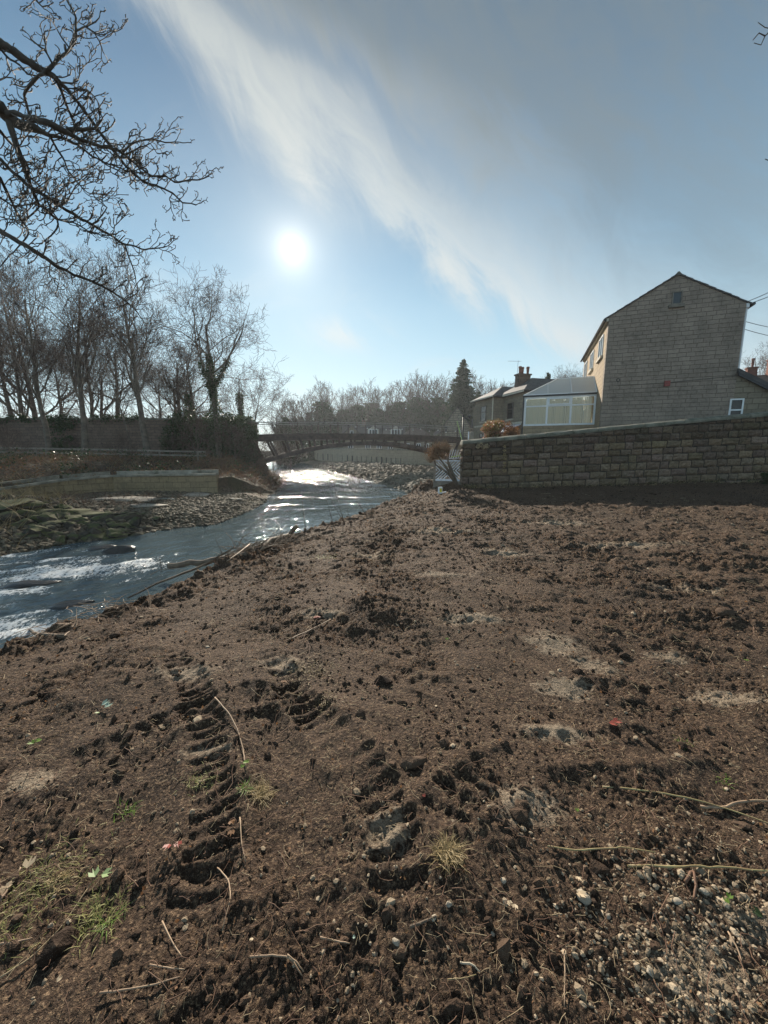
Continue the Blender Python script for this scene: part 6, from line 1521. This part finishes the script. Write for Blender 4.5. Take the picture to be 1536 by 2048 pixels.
# pale grit and pebbles, thickest at the lower right corner
P, r = soil_pts(9000, .9, 12, 506); g0 = g2(1450, 1930, 0); w_ = np.exp(-(((P[:, 0]-g0[0])/.42)**2+((P[:, 1]-g0[1])/.30)**2))+.5*np.exp(-(((P[:, 0]-g2(770, 1690, 0)[0])/.2)**2+((P[:, 1]-g2(770, 1690, 0)[1])/.25)**2))+.05+.25*(fbm(P[:, 0], P[:, 1], 1.6, 2, off=61) > .25); P = P[r.uniform(size=len(P)) < w_]
rock_stuff('pebbles', 'small pale pebbles scattered in the soil', P, .0048*np.exp(r.normal(size=len(P))*.4)*(1+.35*np.hypot(P[:, 0], P[:, 1])), M['pebble'], 1, .6, 507, cat='pebbles')
r = np.random.RandomState(508); P = np.column_stack([g0[0]+r.normal(size=2600)*.33, g0[1]+r.normal(size=2600)*.22]); P = P[P[:, 0] > g0[0]-.5]
rock_stuff('gravel', 'patch of pale gravel in the lower right corner', P, .0048*np.exp(r.normal(size=len(P))*.45), M['pebble'], 1, .65, 509, cat='gravel')
# straw and broken stems
def litter(name, label, P, L, r0, mat, seed, cat, lift=.012, K=4, curl=.25):
    r = np.random.RandomState(seed); n = len(P); a = r.uniform(0, 6.28, n); l = L*np.exp(r.normal(size=n)*.5); Q_ = np.empty((n, K, 3)); ang_ = a; x, y = P[:, 0].copy(), P[:, 1].copy()
    for k in range(K):
        Q_[:, k, 0] = x; Q_[:, k, 1] = y; ang_ = ang_+r.normal(size=n)*curl; x = x+np.cos(ang_)*l/K; y = y+np.sin(ang_)*l/K
    z = terrain(Q_[..., 0].ravel(), Q_[..., 1].ravel())[0].reshape(n, K); Q_[..., 2] = z*.4+z.mean(1, keepdims=True)*.6+lift+np.abs(r.normal(size=(n, K)))*lift*.6
    rr = (r0 if np.ndim(r0) else np.full(n, r0))[:, None]*np.linspace(1, .5, K)[None]; V, Fq = tubes(Q_, rr, 3); return link(name, np_mesh(name, V, [Fq], M[mat], True), None, kind='stuff', label=label, cat=cat)
P, r = soil_pts(9000, .95, 15, 510); P = P[fbm(P[:, 0], P[:, 1], 1.3, 2, off=62) > r.uniform(-.6, .5, len(P))]; d_ = np.hypot(P[:, 0], P[:, 1])
litter('straw_litter', 'bits of straw and pale broken stems strewn over the soil', P, .028*(1+.30*d_), .0007*(1+.45*d_), 'straw', 511, 'litter')
P, r = soil_pts(1500, .95, 10, 512); d_ = np.hypot(P[:, 0], P[:, 1]); litter('root_litter', 'thin brown roots and twigs lying in the soil', P, .07*(1+.25*d_), .0012*(1+.35*d_), 'bramble', 513, 'litter', .014, 5, .35)
P, r = soil_pts(1100, .95, 14, 514); z = place_z(P); d_ = np.hypot(P[:, 0], P[:, 1]); V, Fq = scatter(LEAF, LEAF_F, np.column_stack([P, z+.012]), (.009*(1+.28*d_))*r.uniform(.6, 1.5, len(P)), rotmats(len(P), r)); link('leaf_litter', np_mesh('leaf_litter', V, [Fq], M['dead'], False), None, kind='stuff', label='small dead leaf scraps in the soil', cat='litter')

# individually seen twigs, traced where they lie
tw = [([(430, 1398), (455, 1425), (475, 1462), (486, 1500), (492, 1540)], 3.2, 'stick', 'long thin pale twig curving down between the tyre marks'),
      ([(435, 1735), (458, 1765), (462, 1800), (445, 1868)], 3.4, 'stick', 'bowed pale root lying across the lug marks'),
      ([(0, 1962), (60, 1925), (120, 1865), (183, 1772)], 2.6, 'straw', 'long straight stem with a leaf at its tip at the lower left'),
      ([(500, 1920), (545, 1917), (580, 1920), (605, 1958)], 5, 'stick', 'bright bent twig in the middle of the near soil'),
      ([(575, 1915), (598, 1935), (608, 1950)], 4, 'stick', 'short twig fork beside the bright bent twig'),
      ([(200, 1992), (260, 1985), (310, 1975), (360, 1960)], 4, 'stick', 'pale twig lying level at the bottom left'),
      ([(300, 1935), (335, 1942), (370, 1945)], 3.5, 'stick', 'short straight stick above the level pale twig'),
      ([(325, 1848), (345, 1890), (365, 1920)], 3.2, 'stick', 'thin twig leaning in the dark soil left of centre'),
      ([(640, 1880), (665, 1886), (700, 1893)], 5, 'stick', 'pale wood splinter right of the bowed root'),
      ([(1095, 1697), (1150, 1706), (1210, 1702), (1250, 1700), (1310, 1710)], 3.4, 'greenstick', 'yellow green stem lying level on the right'),
      ([(1255, 1737), (1330, 1741), (1400, 1738), (1470, 1740), (1560, 1746)], 4, 'greenstick', 'longest brown green stem reaching the right edge'),
      ([(1205, 1575), (1290, 1585), (1370, 1598), (1450, 1620), (1560, 1660)], 3, 'greenstick', 'thin green stem above the others running to the right edge'),
      ([(1400, 1618), (1440, 1620), (1486, 1606), (1560, 1605)], 5, 'stick', 'pale stick entering from the right edge'),
      ([(1370, 1770), (1385, 1745), (1392, 1775), (1386, 1805)], 6, 'bramble', 'reddish broken root below the longest stem'),
      ([(1128, 1905), (1130, 1950), (1128, 2020)], 3.4, 'stick', 'upright looking thin twig in the bottom middle'),
      ([(1455, 1870), (1478, 1910), (1490, 1960)], 3, 'stick', 'thin twig over the pale gravel'),
      ([(575, 1283), (620, 1262), (662, 1242)], 3.2, 'stick', 'straight pale stick in the middle distance'),
      ([(820, 1860), (850, 1848), (872, 1838)], 8, 'log', 'short thick stick near the centre foreground'),
      ([(920, 1930), (945, 1935), (960, 1950)], 5, 'palewood', 'broken pale wood chip at the bottom centre'),
      ([(895, 1965), (930, 1962), (952, 1955)], 3, 'greenstick', 'thin green stem beside the broken wood chip'),
      ([(0, 1895), (30, 1890), (65, 1882)], 4, 'stick', 'pale twig at the left edge below the grass'),
      ([(0, 1810), (25, 1770), (42, 1740)], 4, 'stick', 'twig rising from the left edge of the grass'),
      ([(990, 1640), (1020, 1655), (1050, 1680)], 3, 'twig', 'dark thin root right of the dry tuft'),
      ([(1000, 1690), (1020, 1705), (1045, 1722)], 3, 'twig', 'dark root end left of the yellow green stem'),
      ([(130, 1270), (75, 1272), (55, 1258)], 7, 'log', 'dark stick end on the bank edge at the left'),
      ([(1430, 1240), (1470, 1226), (1495, 1215)], 2.6, 'twig', 'thin root by the dark stump at the right'),
      ([(480, 1640), (483, 1690), (492, 1728)], 3, 'stick', 'thin bent root below the dry grass tuft')]
for P_, w_, mat, lab in tw:
    pts = [on(x, y, 0)+Vector((0, 0, .012)) for x, y in P_]; d = pts[len(pts)//2].length
    poly_thing('twig', pts, [w_/2*d/F, w_/2.4*d/F, w_/3.4*d/F], lab, 'twig', mat, 'twigs lying on the soil', 6)
# stones seen one by one
for q, (px, py, s_) in enumerate(((897, 1810, 10), (867, 1835, 9), (1168, 1800, 18), (1408, 1785, 8), (1217, 1833, 7), (985, 1868, 7), (1355, 1805, 10), (415, 1283+12, 5), (1007, 1762, 9), (793, 1885, 12), (1010, 1805, 8), (1300, 1945, 10))):
    p = on(px, py, 0); V, Fc = rock(2, 380+q, .12); d = p.length; k = s_/F*d
    o = MB().raw(V*np.array([k, k*.7, k*.55]), F3=Fc).build('pebble', M['white_stone'], None, True, label=('pale pebble right of the centre foreground', 'pale pebble just below left of another one', 'largest pale stone, under the long brown stem', 'small pebble right of the reddish root', 'tiny white pebble below the reddish root', 'small pale stone in the bare soil near the centre', 'flat pale stone beside the reddish root', 'tiny white pebble by the middle distance heap', 'pale chip above the centre foreground pebbles', 'rounded stone half buried near the short thick stick', 'pale chip beside the leaf fragments', 'pale stone at the edge of the gravel patch')[q], cat='pebble', group='pale stones lying in the soil'); o.location = p+Vector((0, 0, k*.2)); o.rotation_euler = (0, 0, q)
# larger soil lumps seen one by one
for q, (px, py, s_, lab) in enumerate(((1050, 1580, 15, 'smooth round soil lump right of the dry tuft'), (1040, 1612, 15, 'dark angular clod below the round lump'), (1450, 1232, 16, 'dark sawn off stump end in the soil at the right'), (605, 1650, 10, 'dark clod right of the dry grass tuft'), (800, 1905, 20, 'big smooth clod in the near middle soil'), (690, 1878, 16, 'rounded clod by the wood splinter'), (50, 1405, 14, 'dark clod at the left edge'))):
    p = on(px, py, 0); V, Fc = rock(3, 420+q, .10); d = p.length; k = s_/F*d
    o = MB().raw(V*np.array([k, k*.8, k*.55]), F3=Fc).build('soil_clod', M['clod'], None, True, label=lab, cat='clod', group='large soil clods'); o.location = p; o.rotation_euler = (0, 0, q*1.7)
# grass tufts
def tuft(px, py, wpx, hpx, n, mat, label, seed, name='grass_tuft', lean=(0, 0), wy=None):
    r = np.random.RandomState(seed); c = on(px, py, 0); d = c.length; w_ = wpx/F*d*.8; h = hpx/F*d*.5; n = int(n*1.5); P0 = r.normal(size=(n, 2))*np.array([w_*.4, (wy/F*d if wy else w_)*.35])
    a = r.uniform(0, 6.28, n); dr = np.stack([np.cos(a)*.7+lean[0], np.sin(a)*.7+lean[1], r.uniform(.4, 1.1, n)], -1); dr /= np.linalg.norm(dr, axis=1, keepdims=True); z = place_z(P0+np.array([c.x, c.y]))-c.z; K = 5; Q_ = np.empty((n, K, 3)); Q_[:, 0] = np.column_stack([P0, z-.004]); l = (h*r.uniform(.4, 1.25, n))[:, None]/(K-1)
    for k in range(1, K): dr = dr+r.normal(size=(n, 3))*.1; dr[:, 2] -= .22; dr /= np.linalg.norm(dr, axis=1, keepdims=True); Q_[:, k] = Q_[:, k-1]+dr*l
    # flat blades
    wdt = (.0009*(1+d*.30))*r.uniform(.6, 1.3, n); T = np.cross(Q_[:, 1]-Q_[:, 0], [0, 0, 1.])+1e-6; T /= np.linalg.norm(T, axis=1, keepdims=True); prof = np.array([1, 1, .85, .55, .08])
    A = Q_-T[:, None]*(wdt[:, None]*prof)[..., None]; B_ = Q_+T[:, None]*(wdt[:, None]*prof)[..., None]; V = np.stack([A, B_], 2).reshape(-1, 3); i = (np.arange(n)[:, None]*K+np.arange(K-1)[None]).reshape(-1)*2
    o = link(name, np_mesh(name, V, [np.stack([i, i+1, i+3, i+2], -1)], M[mat], True), None, label, 'grass', None if wpx > 80 else 'grass tufts on the soil', 'stuff' if wpx > 80 else None); o.location = c; return o
tuft(190, 1838, 70, 55, 150, 'grass', 'bright green grass tuft at the lower left', 1, lean=(.3, 0)); tuft(215, 1850, 26, 60, 26, 'green', 'broad pale grass blades at the foot of the bright tuft', 2, lean=(.5, -.3))
tuft(50, 1808, 110, 36, 420, 'grass', 'long low mat of yellow green grass at the left edge', 3, wy=150); tuft(120, 1755, 44, 34, 170, 'dry', 'dry straw coloured end of the grass mat', 4); tuft(405, 1560, 50, 30, 110, 'grass', 'small green tuft beside the tyre marks', 5); tuft(520, 1590, 34, 60, 170, 'dry', 'bushy dry grass tuft right of the green one', 6, lean=(0, -.2))
tuft(490, 1575, 16, 40, 40, 'green', 'small green sprout beside the dry tuft', 7); tuft(895, 1708, 44, 75, 260, 'dry', 'largest dry tuft standing near the centre', 8); tuft(620, 1342, 90, 24, 220, 'dry', 'flattened brown grass in the middle distance', 9, wy=70); tuft(650, 1400, 60, 22, 110, 'dry', 'smaller flattened dry patch nearer than the brown one', 10, wy=60)
tuft(250, 1625, 30, 44, 26, 'green', 'thin green blades left of the tyre marks', 11, lean=(.5, .2)); tuft(650, 1115, 40, 14, 90, 'grass', 'yellow green tuft on the bank slope', 12); tuft(1365, 1488, 24, 20, 30, 'green', 'small green sprig at the right', 13); tuft(1450, 1560, 20, 22, 24, 'green', 'small green sprig nearest the right edge', 14); tuft(1200, 1420+60, 20, 14, 20, 'dry', 'tiny dry tuft below the red scrap', 15)
# ivy leaves and coloured scraps
def leafshape(px, py, s_, mat, label, name, cat, seed, n=1, rise=.02):
    r = np.random.RandomState(seed); c = on(px, py, 0); d = c.length; k = s_/F*d; mb = MB()
    lobes = [(0, 0), (.35, -.5), (.95, -.45), (.6, -.1), (1.25, 0), (.6, .1), (.95, .45), (.35, .5)]
    for q in range(n):
        a = r.uniform(0, 6.28); ca_, sa_ = math.cos(a), math.sin(a); ox, oy = r.normal(size=2)*k*.5*(n > 1); tl = r.uniform(.1, .6); V = [(ox+k*(x*ca_-y*sa_), oy+k*(x*sa_+y*ca_), rise+k*(tl*x*.5+abs(y)*.25)+q*.003) for x, y in lobes]; mb.raw(V, F3=[(0, i, i+1) for i in range(1, 7)])
    o = mb.build(name, M[mat], None, label=label, cat=cat); o.location = c; return o
M['paleleaf'] = leafmat('pale_ivy_leaf', (.28, .40, .16), (.45, .55, .28), .4, .3); M['papery'] = leafmat('pale_leaf', (.50, .38, .24), (.68, .55, .38), .6, .3); M['blueleaf'] = leafmat('grey_green_leaf', (.25, .36, .28), (.4, .5, .42), .35, .2)
for q, (px, py, s_, mat, lab, n) in enumerate(((190, 1760, 16, 'paleleaf', 'pale three lobed ivy leaf at the tip of the long stem', 2), (202, 1418, 12, 'blueleaf', 'grey green shiny leaf on the dark soil at the left', 2), (72, 1492, 9, 'green', 'small yellow green leaf near the left edge', 2), (490, 1535, 9, 'green', 'green leaves at the lower end of the long pale twig', 3), (1450, 1812, 9, 'green', 'yellow green leaf above the gravel', 2), (1525, 1840, 14, 'ivy', 'dark green leaf at the right edge', 1), (1155, 1632, 8, 'green', 'small green leaf right of the round lump', 1), (1220, 1448, 14, 'red_leaf', 'bright red scrap at the right', 2), (640, 1238, 10, 'red_leaf', 'dark red scrap in the middle distance', 3), (345, 1690, 14, 'red_leaf', 'red brown leaf scraps by the clods at the left', 2), (850, 1602, 8, 'red_leaf', 'tiny red scrap left of centre', 1),
        (55, 1745, 16, 'papery', 'pale curled leaf among the grass at the left edge', 1), (10, 1785, 10, 'papery', 'second pale leaf touching the left edge', 1), (1158, 1800, 14, 'papery', 'torn pale leaf beside the largest stone', 2), (1018, 1812, 12, 'papery', 'pale leaf fragment near the centre right', 2), (1155, 1770, 10, 'papery', 'peeled pale scrap above the torn leaf', 2), (470, 1665, 14, 'dead', 'orange brown leaf below the dry tuft', 2), (505, 1885, 8, 'papery', 'tiny pale leaf below the bowed root', 1), (705, 1885, 7, 'blueleaf', 'grey sliver beside the wood splinter', 1), (115, 1975, 8, 'papery', 'pale leaf scrap at the bottom left', 1), (570, 1370, 10, 'dead', 'brown leaf on the flattened grass', 2), (895, 1285, 7, 'green', 'tiny green leaf in the middle distance', 1), (1490, 1325, 6, 'green', 'tiny yellow green leaf by the sandy patch', 1), (200, 1430, 7, 'green', 'small leaf under the grey green one', 1))):
    leafshape(px, py, s_, mat, lab, 'leaf', 'leaf', 600+q, n)

# ---------------------------------------------------------------- the air
m, t, b = new_mat('thin_haze'); t.n.remove(b); pv = t.add('ShaderNodeVolumePrincipled'); pv.inputs['Color'].default_value = (.86, .93, 1, 1); pv.inputs['Density'].default_value = .00045; pv.inputs['Anisotropy'].default_value = .45
t.l.new(pv.outputs[0], t.n['Material Output'].inputs['Volume'])
o = MB().box(-720, 720, -720, 720, -3, 27).build('haze', m, None, kind='stuff');
